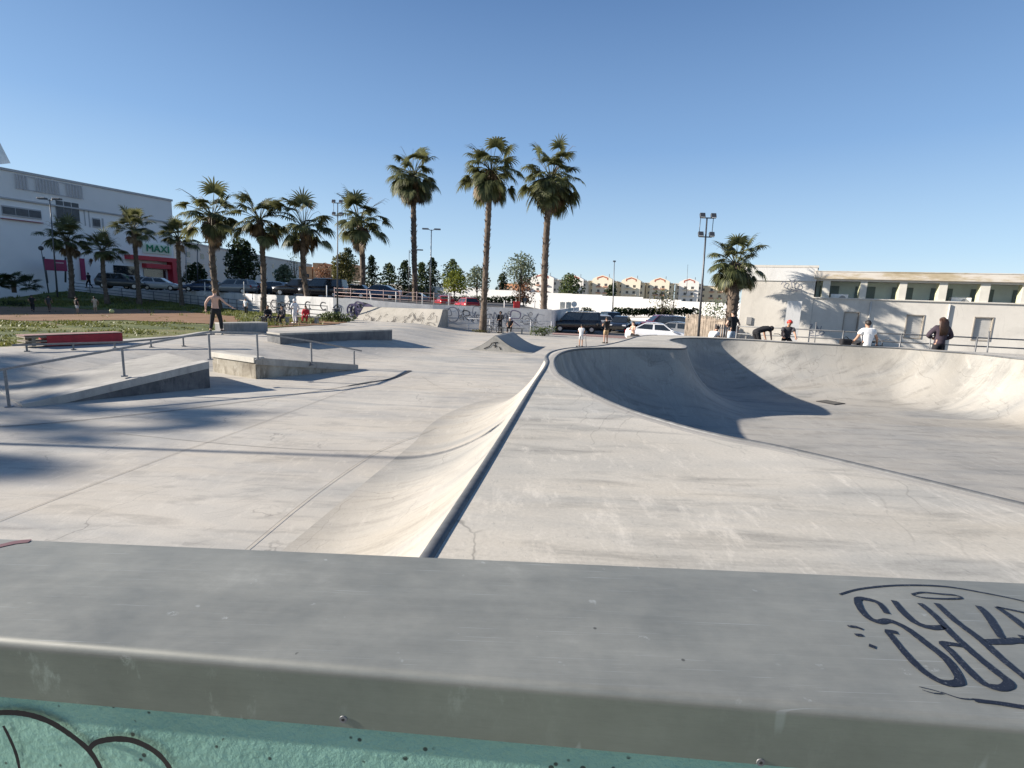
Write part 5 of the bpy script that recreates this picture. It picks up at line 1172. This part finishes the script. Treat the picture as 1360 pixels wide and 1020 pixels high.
for px, Y, k, col, hd, lb in [(163, 58, 'suv', P_D, .35, 'dark off-roader parked in front of the shop window of the supermarket'), (192, 60, 'estate', P_S, .3, 'silver estate car parked at the supermarket entrance'), (215, 60, 'hatch', P_S, .3, 'silver hatchback at the right end of the supermarket entrance'),
    (206, 68, 'hatch', P_D, .2, 'dark car behind the silver estate at the supermarket entrance'),
    (273, 60, 'saloon', P_N, 3.2, 'dark blue saloon on the street behind the palm of the skater'), (311, 55, 'estate', P_G, 3.1, 'grey estate car on the street, between the two palms left of the white hatchback'),
    (342, 66, 'saloon', P_W, 3., 'white saloon half behind the palm trunk on the street'), (360, 58, 'hatch', P_D, 3.1, 'small dark grey car just left of the white hatchback'), (370, 61, 'hatch', P_W, 2.9, 'white hatchback on the street, left of the black off-roader'),
    (396, 52, 'suv', P_B, 3.1, 'black off-roader on the street, left of the ragged palm trunk'), (430, 51, 'van', P_B, 3.1, 'black van on the street, left of the floodlight mast'), (466, 56, 'hatch', P_D, 3.1, 'dark car half behind the palm right of the floodlight mast'),
    (502, 51, 'saloon', P_N, 3.1, 'blue saloon parked on the street above the bank ramp'), (548, 66, 'saloon', P_G, 3.1, 'grey car behind the first tall palm trunk'), (590, 62, 'saloon', P_R, 1.9, 'left of the two bright red cars'), (620, 56, 'hatch', P_R, 2.0, 'right of the two bright red cars')]:
    z = sz
    if px in (590,): z = 1.35
    if px in (620,): z = 1.2
    if px in (548,): z = 1.6
    car(lb, cp(px, 390, Y, z), hd, k, col, 'cars parked along the raised street')
pv = GY(764, 443, 45.8); car('black panel van standing alone nearest the skate park, in front of the shrub', (pv.x-.1, 45.5, .01), pi-.05, 'van', P_B, 'cars in the car park at the right')
for px, Y, k, col, hd, lb in [(806, 57, 'suv', P_B, pi/2+.2, 'black off-roader behind the panel van, to its right'), (797, 52, 'hatch', P_S, pi/2+.1, 'silver car squeezed behind the panel van'), (824, 49, 'hatch', P_B, -pi/2-.35, 'black hatchback between the khaki-shorts man and the white car'),
    (874, 50, 'suv', P_M, pi+.1, 'maroon off-roader behind the white car'), (906, 46, 'suv', P_B, -.5, 'black off-roader at the right end of the car park'), (876, 36, 'saloon', P_W, -.3, 'white car nearest the bowl deck'), (907, 39.5, 'saloon', P_G, -.45, 'grey-blue car just right of the white car')]:
    car(lb, cp(px, 430, Y, 0.01), hd, k, col, 'cars in the car park at the right')
# ------------------------------------------------------------------ people
def skin_mesh(J, E, R, root, sub=1):
    me = bpy.data.meshes.new('tmp'); ks = list(J); ix = {k: i for i, k in enumerate(ks)}
    me.from_pydata([J[k] for k in ks], [(ix[a], ix[b]) for a, b in E], []); me.update()
    o = bpy.data.objects.new('tmp', me); C.objects.link(o)
    if not me.skin_vertices: me.skin_vertices.new() if hasattr(me.skin_vertices, 'new') else None
    md = o.modifiers.new('s', 'SKIN'); md.use_smooth_shade = True
    if not me.skin_vertices:
        a = me.attributes
    for k in ks:
        r = R[k]; r = r if isinstance(r, tuple) else (r, r); me.skin_vertices[0].data[ix[k]].radius = r; me.skin_vertices[0].data[ix[k]].use_root = (k == root)
    sb_ = o.modifiers.new('b', 'SUBSURF'); sb_.levels = sub; sb_.render_levels = sub
    dg = bpy.context.evaluated_depsgraph_get(); dg.update(); ev = o.evaluated_get(dg); m2 = ev.to_mesh()
    V = [tuple(v.co) for v in m2.vertices]; Fc = [tuple(p.vertices) for p in m2.polygons]; ev.to_mesh_clear(); bpy.data.objects.remove(o); return V, Fc
# poses: x right, y forward, z up; units metres for a 1.75 m figure
def pose(kind):
    S = dict(pel=(0, 0, .95), spine=(0, -.01, 1.15), chest=(0, -.01, 1.35), neck=(0, 0, 1.5), h0=(0, .01, 1.56), h1=(0, .015, 1.65), h2=(0, .01, 1.72), nose=(0, .115, 1.635))
    for s, n in ((-1, 'L'), (1, 'R')):
        S.update({'sh'+n: (s*.18, -.01, 1.42), 'el'+n: (s*.24, -.03, 1.14), 'wr'+n: (s*.25, .06, .90), 'hp'+n: (s*.09, 0, .90), 'kn'+n: (s*.10, .02, .50), 'an'+n: (s*.11, -.02, .09), 'to'+n: (s*.13, .14, .035), 'ea'+n: (s*.085, .01, 1.64)})
    def up(d): S.update(d)
    if kind == 'walk': up(dict(knL=(-.1, .2, .52), anL=(-.1, .25, .1), toL=(-.1, .42, .05), knR=(.1, -.02, .48), anR=(.1, -.32, .16), toR=(.11, -.2, .04), elL=(-.25, -.15, 1.16), wrL=(-.22, -.05, .95), elR=(.25, .08, 1.16), wrR=(.2, .25, 1.05)))
    if kind == 'run': up(dict(knL=(-.1, .3, .62), anL=(-.1, .15, .25), toL=(-.1, .3, .15), knR=(.1, -.05, .5), anR=(.1, -.3, .14), toR=(.11, -.2, .03), elL=(-.27, -.18, 1.2), wrL=(-.2, .05, 1.1), elR=(.27, .12, 1.2), wrR=(.15, .3, 1.25)))
    if kind == 'skate': up(dict(pel=(0, -.03, .90), hpL=(-.09, 0, .86), hpR=(.09, 0, .86), knL=(-.17, .07, .47), anL=(-.22, -.02, .09), toL=(-.25, .13, .035), knR=(.16, .06, .47), anR=(.2, -.02, .09), toR=(.23, .13, .035), elL=(-.34, -.05, 1.16), wrL=(-.36, .02, .92), elR=(.38, -.02, 1.2), wrR=(.6, .02, 1.05)))
    if kind == 'akimbo': up(dict(elL=(-.36, .05, 1.15), wrL=(-.15, .14, 1.08), elR=(.36, .0, 1.13), wrR=(.17, .16, 1.05)))
    if kind == 'hip': up(dict(elL=(-.30, .05, 1.16), wrL=(-.05, .22, 1.1), elR=(.30, -.1, 1.16), wrR=(.33, .0, .95)))
    if kind == 'phone': up(dict(elL=(-.25, .1, 1.15), wrL=(-.1, .3, 1.2), elR=(.25, .1, 1.15), wrR=(.1, .3, 1.2)))
    if kind == 'bend': up(dict(pel=(0, -.15, .92), spine=(0, .05, 1.02), chest=(0, .25, 1.07), neck=(0, .42, 1.1), h0=(0, .47, 1.10), h1=(0, .55, 1.07), h2=(0, .62, 1.06), nose=(0, .6, .97), eaL=(-.085, .54, 1.08), eaR=(.085, .54, 1.08), shL=(-.18, .36, 1.08), shR=(.18, .36, 1.08), elL=(-.2, .42, .82), wrL=(-.16, .5, .58), elR=(.2, .42, .82), wrR=(.16, .5, .6), hpL=(-.09, -.12, .88), hpR=(.09, -.12, .88)))
    if kind in ('sit', 'bike', 'seatlean'):
        d = dict(pel=(0, -.03, .50), hpL=(-.09, 0, .48), hpR=(.09, 0, .48), spine=(0, -.04, .7), chest=(0, -.02, .9), neck=(0, .01, 1.05), h0=(0, .03, 1.11), h1=(0, .04, 1.2), h2=(0, .03, 1.27), nose=(0, .14, 1.185), eaL=(-.085, .03, 1.19), eaR=(.085, .03, 1.19), shL=(-.18, -.01, .97), shR=(.18, -.01, .97),
                 knL=(-.14, .42, .52), anL=(-.14, .40, .09), toL=(-.15, .56, .035), knR=(.14, .42, .52), anR=(.14, .45, .09), toR=(.15, .6, .035), elL=(-.23, .08, .72), wrL=(-.15, .30, .62), elR=(.23, .08, .72), wrR=(.15, .30, .62)); up(d)
        if kind == 'seatlean': up(dict(elL=(-.34, -.06, .70), wrL=(-.42, .1, .50), elR=(.33, 0, .72), wrR=(.42, .12, .52)))
        if kind == 'bike':
            for k in list(S):
                x, y, z = S[k]
                if k in ('pel', 'hpL', 'hpR'): S[k] = (x, y, z+.34)
                elif k not in ('knL', 'knR', 'anL', 'anR', 'toL', 'toR'): S[k] = (x, y+(z-.5)*.35, z+.34-.05)
            up(dict(knL=(-.14, .38, .62), anL=(-.13, .3, .25), toL=(-.14, .46, .2), knR=(.14, .28, .5), anR=(.13, .12, .12), toR=(.14, .28, .06), elL=(-.26, .32, 1.0), wrL=(-.24, .5, .9), elR=(.26, .32, 1.0), wrR=(.24, .5, .9)))
    if kind == 'squat': up(dict(pel=(0, -.12, .42), hpL=(-.1, -.08, .4), hpR=(.1, -.08, .4), spine=(0, -.02, .6), chest=(0, .1, .78), neck=(0, .18, .92), h0=(0, .22, .97), h1=(0, .26, 1.05), h2=(0, .27, 1.12), nose=(0, .36, 1.03), eaL=(-.085, .25, 1.05), eaR=(.085, .25, 1.05), shL=(-.18, .12, .85), shR=(.18, .12, .85), elL=(-.25, .25, .6), wrL=(-.2, .42, .5), elR=(.25, .25, .6), wrR=(.2, .42, .5), knL=(-.2, .3, .48), anL=(-.14, .1, .09), toL=(-.15, .26, .035), knR=(.2, .3, .48), anR=(.14, .1, .09), toR=(.15, .26, .035)))
    return S
RAD = dict(pel=(.145, .105), spine=(.13, .095), chest=(.15, .10), neck=.055, h0=.066, h1=(.078, .092), h2=(.06, .07), nose=.014)
RAD['crotch'] = (.15, .11)
for n in 'LR': RAD.update({'sh'+n: .062, 'el'+n: .043, 'wr'+n: .028, 'hp'+n: .09, 'kn'+n: .058, 'an'+n: .04, 'to'+n: .035, 'ea'+n: .018})
def person(label, loc, heading, h, pk, top=None, bottom=None, shoes=None, skin=None, hair=HAIR, hairlen='short', shorts=False, sleeve='short', hood=None, helmet=None, cap=None, group=None):
    J = pose(pk); J['crotch'] = tuple((a+b)/2-(.05 if i == 2 else 0) for i, (a, b) in enumerate(zip(J['hpL'], J['hpR']))); s = h/1.75; t = thing('person', label, 'person', loc, heading, group, s); skin = skin or SKIN
    E = [('pel', 'spine'), ('spine', 'chest'), ('chest', 'neck'), ('neck', 'h0'), ('h0', 'h1'), ('h1', 'h2'), ('h1', 'nose')]
    for n in 'LR': E += [('chest', 'sh'+n), ('sh'+n, 'el'+n), ('el'+n, 'wr'+n), ('pel', 'hp'+n), ('hp'+n, 'kn'+n), ('kn'+n, 'an'+n), ('an'+n, 'to'+n), ('h1', 'ea'+n)]
    V, Fc = skin_mesh({k: v for k, v in J.items() if k != 'crotch'}, E, RAD, 'pel'); m = MB(); m.add(V, Fc, 0, True)
    # hands: palm, four fingers of unequal length, thumb
    for n, sg in (('L', -1), ('R', 1)):
        w = Vector(J['wr'+n]); e_ = Vector(J['el'+n]); d = (w-e_).normalized(); sd2 = d.cross(Vector((0, 0, 1)));
        sd2 = (sd2.normalized() if sd2.length > .1 else Vector((0, 1, 0))); up_ = sd2.cross(d).normalized()
        if pk == 'walk' or abs(d.z) > .7: sd2 = Vector((0, 1, 0)); sd2 = (sd2-d*sd2.dot(d)).normalized(); up_ = sd2.cross(d).normalized()
        pc = w+d*.05; m.ball(pc, (.04, .04, .045), 8, 6)
        for k, (off, ln) in enumerate([(-.03, .062), (-.01, .075), (.01, .07), (.03, .055)]):
            b = pc+sd2*off+d*.03; m.tube([b-d*.02, b+d*ln*.5, b+d*ln*.85+up_*ln*.3*sg, b+d*ln+up_*ln*.6*sg], [.0095, .009, .008, .006], 6)
        b = pc-sd2*.03-d*.015; m.tube([b, b-sd2*.03+d*.02, b-sd2*.035+d*.05], [.011, .0095, .007], 6)
    m.build('body', skin, t)
    def garment(name, keys, grow, mat, ends={}):
        JJ = {k: Vector(J[k]) for k in keys}
        for k, (a, b, q) in ends.items(): JJ[k] = Vector(J[a]).lerp(Vector(J[b]), q)
        EE = [e for e in E if e[0] in JJ and e[1] in JJ]
        for k, (a, b, q) in ends.items(): EE.append((a, k))
        RR = {}
        for k in JJ:
            kk = k if k in RAD else ends[k][0]; r = RAD[kk]; r = r if isinstance(r, tuple) else (r, r)
            if k == 'nk': r = (.085, .085)
            elif k in ends: r2 = RAD[ends[k][1]]; r2 = r2 if isinstance(r2, tuple) else (r2, r2); q = ends[k][2]; r = tuple(a*(1-q)+b*q for a, b in zip(r, r2))
            RR[k] = tuple(x+grow for x in r)
        V, Fc = skin_mesh({k: tuple(v) for k, v in JJ.items()}, EE, RR, 'spine' if 'spine' in JJ else 'pel'); g = MB(); g.add(V, Fc, 0, True); return g.build(name, mat, t)
    if top:
        keys = ['pel', 'spine', 'chest', 'shL', 'shR'] + (['elL', 'elR'] if sleeve == 'long' else []); ends = {'nk': ('chest', 'neck', .72), 'hm': ('pel', 'crotch', 1.)}
        for n in 'LR': ends['s'+n] = (('sh'+n), 'el'+n, .6) if sleeve != 'long' else ('el'+n, 'wr'+n, .9)
        garment('top', keys, .036, top, ends)
    if bottom:
        keys = ['pel', 'hpL', 'hpR'] + ([] if shorts else ['knL', 'knR']); ends = {'wa': ('pel', 'spine', .45)}
        for n in 'LR': ends['k'+n] = ('hp'+n, 'kn'+n, .92) if shorts else ('kn'+n, 'an'+n, .93)
        garment('shorts' if shorts else 'trousers', keys, .024, bottom, ends)
    shoes = shoes or plain('shoe_dark', (.03, .03, .03), .7)
    for n in 'LR':
        a, b = Vector(J['an'+n]), Vector(J['to'+n]); g = MB(); hd_ = (b-a); hd_.z = 0; hd_.normalize(); g.tube([a-hd_*.05-Vector((0, 0, .045)), a-Vector((0, 0, .03)), b+Vector((0, 0, .0)), b+hd_*.06], [.045, .052, .046, .025], 10); g.build('shoe', shoes, t)
    h1 = Vector(J['h1']); h2 = Vector(J['h2']); hu = (h2-Vector(J['h0'])).normalized(); fw = (Vector(J['nose'])-h1); fw = (fw-hu*fw.dot(hu)).normalized(); sdv = fw.cross(hu)
    Rm = Matrix((sdv, fw, hu)).transposed().to_4x4(); Tm = Matrix.Translation(h1) @ Rm
    def cap_mesh(name, mat, r, z0, yoff, longer=0., cut=.0):
        g = MB(); b = MB(); b.ball((0, yoff, .015), r, 14, 10); vs = []
        for v in b.v:
            x, y, z = v
            if y > .02+.0 and z < .045+cut: y = min(y, .03+cut)
            zc_ = z0 if y > -.01 else z0-.055
            if z < zc_: z = zc_+(z-zc_)*.25
            k = 1+.05*math.sin(x*90+z*60); vs.append((x*k, y*k, z))
        g.add(vs, b.f, 0, True)
        if longer: 
            for j in range(11):
                a = (j-5)/5; g.tube([(a*.075, -.05, .05), (a*.10, -.10, -.05), (a*.115, -.12, -.2), (a*.10, -.13, -longer*random.uniform(.9, 1.05))], [.035, .038, .036, .014], 6)
        return g.build(name, mat, t, T=Tm)
    if helmet: cap_mesh('helmet', helmet, (.115, .135, .115), -.01, -.005)
    elif hood: cap_mesh('hood', hood, (.115, .125, .13), -.06, -.01, cut=.03); 
    else: cap_mesh('hair', hair, (.092, .108, .105), -.04 if hairlen != 'long' else -.07, -.008, .48 if hairlen == 'long' else 0.)
    if cap: g = MB(); g.ball((0, 0, .06), (.1, .115, .07), 12, 8); g.box((0, .13, .05), (.13, .12, .015), bev=.006); g.build('cap', cap, t, T=Tm)
    g = MB(); 
    for s_ in (-1, 1): g.ball((s_*.032, .086, .0), (.012, .008, .008), 6, 4)
    g.build('eyes', plain('eye_dark', (.02, .015, .012), .3), t, T=Tm)
    return t
K_ = cloth('black', (.012, .012, .015)); WH = cloth('white', (.74, .74, .74)); GYc = cloth('charcoal', (.05, .048, .055)); KH = cloth('khaki', (.42, .30, .17)); RD = cloth('red', (.5, .03, .04)); LG_ = cloth('light_grey', (.5, .5, .5)); BL_ = cloth('pale_blue', (.42, .50, .58)); NV = cloth('navy', (.02, .025, .04))
WSH = plain('shoe_white', (.6, .6, .6), .6)
p = G(288, 444.5, .5); SK = person('shirtless skater in dark trousers riding a skateboard behind the handrail, seen from the back', (p.x, p.y, zf(p.x, p.y)+.115), .25, 2.02, 'skate', None, K_, None, SKINP, plain('sandy_hair', (.2, .12, .06), .7))
def skateboard(label, loc, rz, mat):
    t = thing('skateboard', label, 'skateboard', loc, rz); m = MB(); vs = []; K = 12
    for k in range(K+1):
        x = -.42+.84*k/K; z = .105+max(0, abs(x)-.3)**1.3*.5; w = .10*math.sqrt(max(.05, 1-(max(0, abs(x)-.32)/.1)**2))
        vs += [(x, -w, z), (x, w, z), (x, w, z-.012), (x, -w, z-.012)]
    m.add(vs, [(4*i+k, 4*(i+1)+k, 4*(i+1)+(k+1) % 4, 4*i+(k+1) % 4) for i in range(K) for k in range(4)]+[(0, 1, 2, 3), (4*K+3, 4*K+2, 4*K+1, 4*K)]); m.build('deck', mat, t)
    for x in (-.24, .24):
        m = MB(); m.tube([(x, -.09, .045), (x, .09, .045)], .015, 6); m.box((x, 0, .07), (.06, .06, .05)); m.build('truck', STEEL, t)
        for s in (-1, 1): m = MB(); m.tube([(x, s*.075, .03), (x, s*.11, .03)], .03, 10); m.build('wheel', plain('wheel_white', (.6, .58, .5), .5), t)
    return t
t = skateboard('skateboard under the feet of the shirtless skater', (p.x, p.y, zf(p.x, p.y)+.0), .3, plain('board_wood', (.3, .2, .12), .6)); 
# children playing ball
for px, py, h, hd, pk, tp_, bt, lb in [(44, 414.5, 1.2, .6, 'run', K_, K_, 'child all in black running on the grass, leftmost of the four ball players'), (66, 414.5, 1.2, .4, 'walk', GYc, cloth('brown', (.12, .08, .06)), 'child in dark brown clothes, second of the four ball players from the left'),
      (103, 416.5, 1.18, -.3, 'stand', K_, LG_, 'child with black shirt and pale shorts, third of the four ball players from the left'), (127, 415, 1.2, 1.3, 'hip', cloth('beige', (.5, .42, .32)), cloth('beige', 0), 'child in beige clothes nearest the ball')]:
    q = G(px, py, .52); q.z = zg(q.x, q.y); person(lb, q[:], hd, h, pk, tp_, bt, shorts=(px > 90), group='children playing ball on the grass')
q = G(148.5, 415, .6); t = thing('ball', 'pale yellow ball on the grass beside the four children', 'ball', (q.x, q.y, .55)); m = MB(); m.ball((0, 0, .14), .16, 14, 9); m.build('shell', plain('ball_yellow', (.62, .6, .25), .5), t); m = MB(); m.tube([(0, 0, .29), (0, 0, .303)], .05, 5); m.build('patch', RUBBER, t)
q = G(327, 417, .58); person('child in white shirt and black trousers standing by the railing below the street', (q.x, q.y, zg(q.x, q.y)), 3., 1.35, 'stand', WH, K_)
q = G(392, 429.5, .5); zq = zg(q.x, q.y); person('person in white hooded tracksuit standing beside the seated group', (q.x, q.y, zq), 1.2, 1.62, 'hip', WH, WH, WSH, sleeve='long', hood=WH)
q = GY(118, 374, 58); person('dark-clothed person walking past the supermarket wall on the bank', (q.x, 58, 2.1), 1.5, 1.7, 'walk', K_, K_, sleeve='long')
def bicycle(label, loc, rz, col, wr=.26, cat='bicycle', name='bicycle'):
    t = thing(name, label, cat, loc, rz); L = .98
    for x in (-L/2, L/2):
        m = MB(); P = [(x+math.cos(a)*wr, 0, wr+math.sin(a)*wr) for a in np.linspace(0, 2*pi, 25)]; m.tube(P, .026, 6, cap=False); w = m.build('wheel', RUBBER, t)
        m = MB(); [m.tube([(x, 0, wr), (x+math.cos(a)*wr, 0, wr+math.sin(a)*wr)], .003, 3, cap=False) for a in np.linspace(0, 2*pi, 13)]; m.tube([(x, -.04, wr), (x, .04, wr)], .02, 6); m.build('spokes', STEEL, w)
    m = MB(); a, b, c, d = (-L/2, 0, wr), (-.05, 0, wr+.02), (-.12, 0, wr+.36), (.33, 0, wr+.38)
    for p0, p1 in ((a, b), (a, c), (b, c), (b, d), (c, d), (d, (.36, 0, wr+.28)), ((.36, 0, wr+.28), (L/2, 0, wr))): m.tube([p0, p1], .018, 6)
    m.build('frame', col, t)
    m = MB(); m.tube([d, (.30, 0, wr+.55)], .015, 6); m.tube([(.24, -.33, wr+.62), (.30, -.15, wr+.62), (.30, 0, wr+.54), (.30, .15, wr+.62), (.24, .33, wr+.62)], .014, 6); m.build('handlebar', DARKSTEEL, t)
    m = MB(); m.tube([c, (-.14, 0, wr+.48)], .013, 6); m.box((-.15, 0, wr+.5), (.24, .12, .05), bev=.02); m.build('saddle', RUBBER, t)
    m = MB(); m.tube([(-.05, -.08, wr+.02), (-.05, .08, wr+.02)], .012, 6); m.box((-.05+.12, .12, wr-.05), (.09, .09, .02)); m.box((-.05-.12, -.12, wr+.09), (.09, .09, .02)); m.tube([(-.05, .07, wr), (.07, .09, wr-.05)], .01, 5); m.tube([(-.05, -.07, wr), (-.17, -.09, wr+.09)], .01, 5); m.build('pedals', DARKSTEEL, t); return t
def bench(label, loc, rz, mat):
    t = thing('bench', label, 'bench', loc, rz); m = MB(); m.box((0, 0, .43), (1.9, .45, .07), bev=.01); m.build('seat', mat, t)
    for x in (-.75, .75): m = MB(); m.box((x, 0, .2), (.12, .4, .42)); m.build('leg', LEDGEC, t)
q = G(366, 430, .5); z = zg(q.x, q.y); bench('low bench at the left with two dark-clothed people on it', (q.x, q.y, z), .1, LEDGEC)
person('dark-clothed person bent forward on the bench, left of the pair', (q.x-.45, q.y-.05, z), 3.6, 1.6, 'sit', K_, K_, sleeve='long', group='people resting by the bank ramp'); person('dark-clothed person with pale shoes on the bench, right of the pair', (q.x+.5, q.y-.05, z), 2.9, 1.6, 'sit', GYc, K_, WSH, sleeve='long', group='people resting by the bank ramp')
q2 = G(407, 429, .5); bench('low bench at the right under the person in red', (q2.x, q2.y, z), -.1, LEDGEC); person('person in red top and trousers seated beside the white tracksuit', (q2.x, q2.y-.05, z), 3.3, 1.6, 'sit', RD, RD, sleeve='long')
bicycle('small dark bicycle lying by the bench of the dark-clothed pair', (q.x-.2, q.y-.8, z), .3, DARKSTEEL)
# by the graffiti wall
q = G(664, 442, 0); person('person in black hoodie standing by the graffiti wall, left of the middle pair', (q.x, q.y, 0), 2.6, 1.68, 'hip', K_, GYc, sleeve='long', hood=K_)
q = G(677, 443, 0); bench('low concrete bench in front of the graffiti wall', (q.x+.2, q.y, 0), 0, LEDGEC); person('person in white cap and black shirt seated by the graffiti wall', (q.x, q.y-.05, 0), 3.0, 1.7, 'sit', K_, K_, WSH, cap=WH)
m = MB(); m.ball((0, .12, .92), (.09, .03, .09), 12, 8)
q = G(656, 442, 0); bicycle('silver bicycle leaning beside the black-hooded person', (q.x, q.y-.3, 0), .5, STEEL, .3)
q = G(634, 437, 0); person('small child in black by the foot of the middle tall palm', (q.x, q.y+.2, 0), 3.1, 1.1, 'stand', K_, K_)
# scooter child, khaki man, shirtless man
q = G(771, 462.5, 0); person('child with white t-shirt, black knee pads and a kick scooter behind the bowl rim', (q.x, q.y, .09), -.2, 1.3, 'phone', WH, LG_, shorts=True)
t = thing('kick_scooter', 'kick scooter held by the child in the white t-shirt', 'scooter', (q.x+.1, q.y+.25, 0), -.35)
m = MB(); m.box((0, 0, .09), (.52, .11, .03), bev=.01); m.build('deck', DARKSTEEL, t); m = MB(); m.tube([(.27, 0, .08), (.22, 0, .5), (.17, 0, .92)], .016, 6); m.tube([(.17, -.22, .92), (.17, .22, .92)], .015, 6); m.build('handlebar', DARKSTEEL, t)
for x in (-.3, .3): m = MB(); m.tube([(x, -.015, .055), (x, .015, .055)], .055, 12); m.build('wheel', RUBBER, t)
q = G(804, 456, 0); person('man in black t-shirt and khaki shorts looking down, in front of the black hatchback', (q.x, q.y, 0), .3, 1.75, 'phone', K_, KH, shorts=True, skin=SKIN)
q = G(848, 460, 0); person('shirtless person half hidden behind the deck edge, left of the white car', (q.x-.2, q.y+1, -.1), 2.2, 1.62, 'phone', None, K_, skin=SKINP, shorts=True)
# behind the far rim
def behind(px, ytop, Y, frac=1.): a = GY(px, ytop, Y); return a
def stand_at(px, ytop, Y, h, z=None): a = GY(px, ytop, Y); return (a.x, Y, a.z-h)
a = GY(975, 412.5, 21.); zp = .85; person('person in black top and light shorts standing under the thick shaggy palm', (a.x, 21., a.z-1.68), .4, 1.68, 'hip', K_, BL_, shorts=True, skin=SKINP)
struct_ = MB(); struct_.prism([(8.2, 20.2), (10.2, 20.2), (10.2, 21.8), (8.2, 21.8)], .84, a.z-1.68); struct(struct_.build('footpath', LOT))
a = GY(947, 434, 22.5); person('crouching person in white and black beside the picket fence', (a.x, 22.5, a.z-1.08), -1.2, 1.7, 'squat', WH, K_, sleeve='short')
struct_ = MB(); struct_.prism([(6.7, 21.9), (9.6, 21.9), (9.6, 23.2), (6.7, 23.2)], .83, a.z-1.08); struct(struct_.build('footpath', LOT))
a = GY(1018, 432.5, 19.4); person('person in black bending forward, left of the child in the red helmet', (a.x-.3, 19.3, a.z-1.08), -1.35, 1.6, 'bend', K_, K_, skin=SKIN)
a = GY(1047, 425, 19.6); person('child in red helmet on a small bike at the far rim', (a.x, 19.6, a.z-1.42), 2.9, 1.55, 'bike', GYc, K_, helmet=plain('helmet_red', (.55, .04, .025), .35), sleeve='short')
bicycle('small bicycle ridden by the child in the red helmet', (a.x, 19.7, a.z-1.42), 1.35, DARKSTEEL, .24)
a = GY(1162, 422, 17.0); zr_ = a.z-1.27*.98; sk_ = person('dark-haired person in white t-shirt seated on the far rim, back to the bowl', (a.x, 17.25, DZ-.44), -.1, 1.72, 'seatlean', WH, K_, skin=SKIN)
bicycle('small bicycle lying beside the person in the white t-shirt', (a.x+.75, 17.9, 1.0), .2, plain('bike_black', (.03, .03, .03), .4), .2)
m = MB(); t = thing('backpack', 'small dark bag on the rim left of the person in the white t-shirt', 'bag', (a.x-.62, 17.35, DZ)); m.box((0, 0, .1), (.34, .2, .2), bev=.05); m.build('body', K_, t); m = MB(); m.tube([(-.1, 0, .2), (0, 0, .28), (.1, 0, .2)], .012, 5); m.build('strap', K_, t)
a = GY(1253, 423.5, 16.9); person('woman with very long brown hair and dark jacket standing behind the far rim', (a.x, 16.9, a.z-1.72), -.1, 1.76, 'akimbo', cloth('plum_black', (.045, .032, .045)), K_, skin=SKIN, hair=HAIRB, hairlen='long', sleeve='long')
# scribble on the gallery wall
g = MB()
def frw(px, py): u, z = fr(px, py); q = Vector(P0)+U*u; return Vector((q.x, q.y, z))
nR = (U.y, -U.x, 0)
for s_ in [[(1073, 432), (1079, 431), (1076, 437), (1080, 442), (1073, 442)], [(1084, 441), (1085, 433), (1088, 440), (1091, 433)], [(1072, 444), (1082, 446), (1094, 443)], [(1087, 443), (1092, 439), (1095, 442), (1090, 446)]]:
    g.ribbon(crom([frw(*p) for p in s_], .1), .05, nR, .01)
g.build('graffiti', GR[1], bR, True)
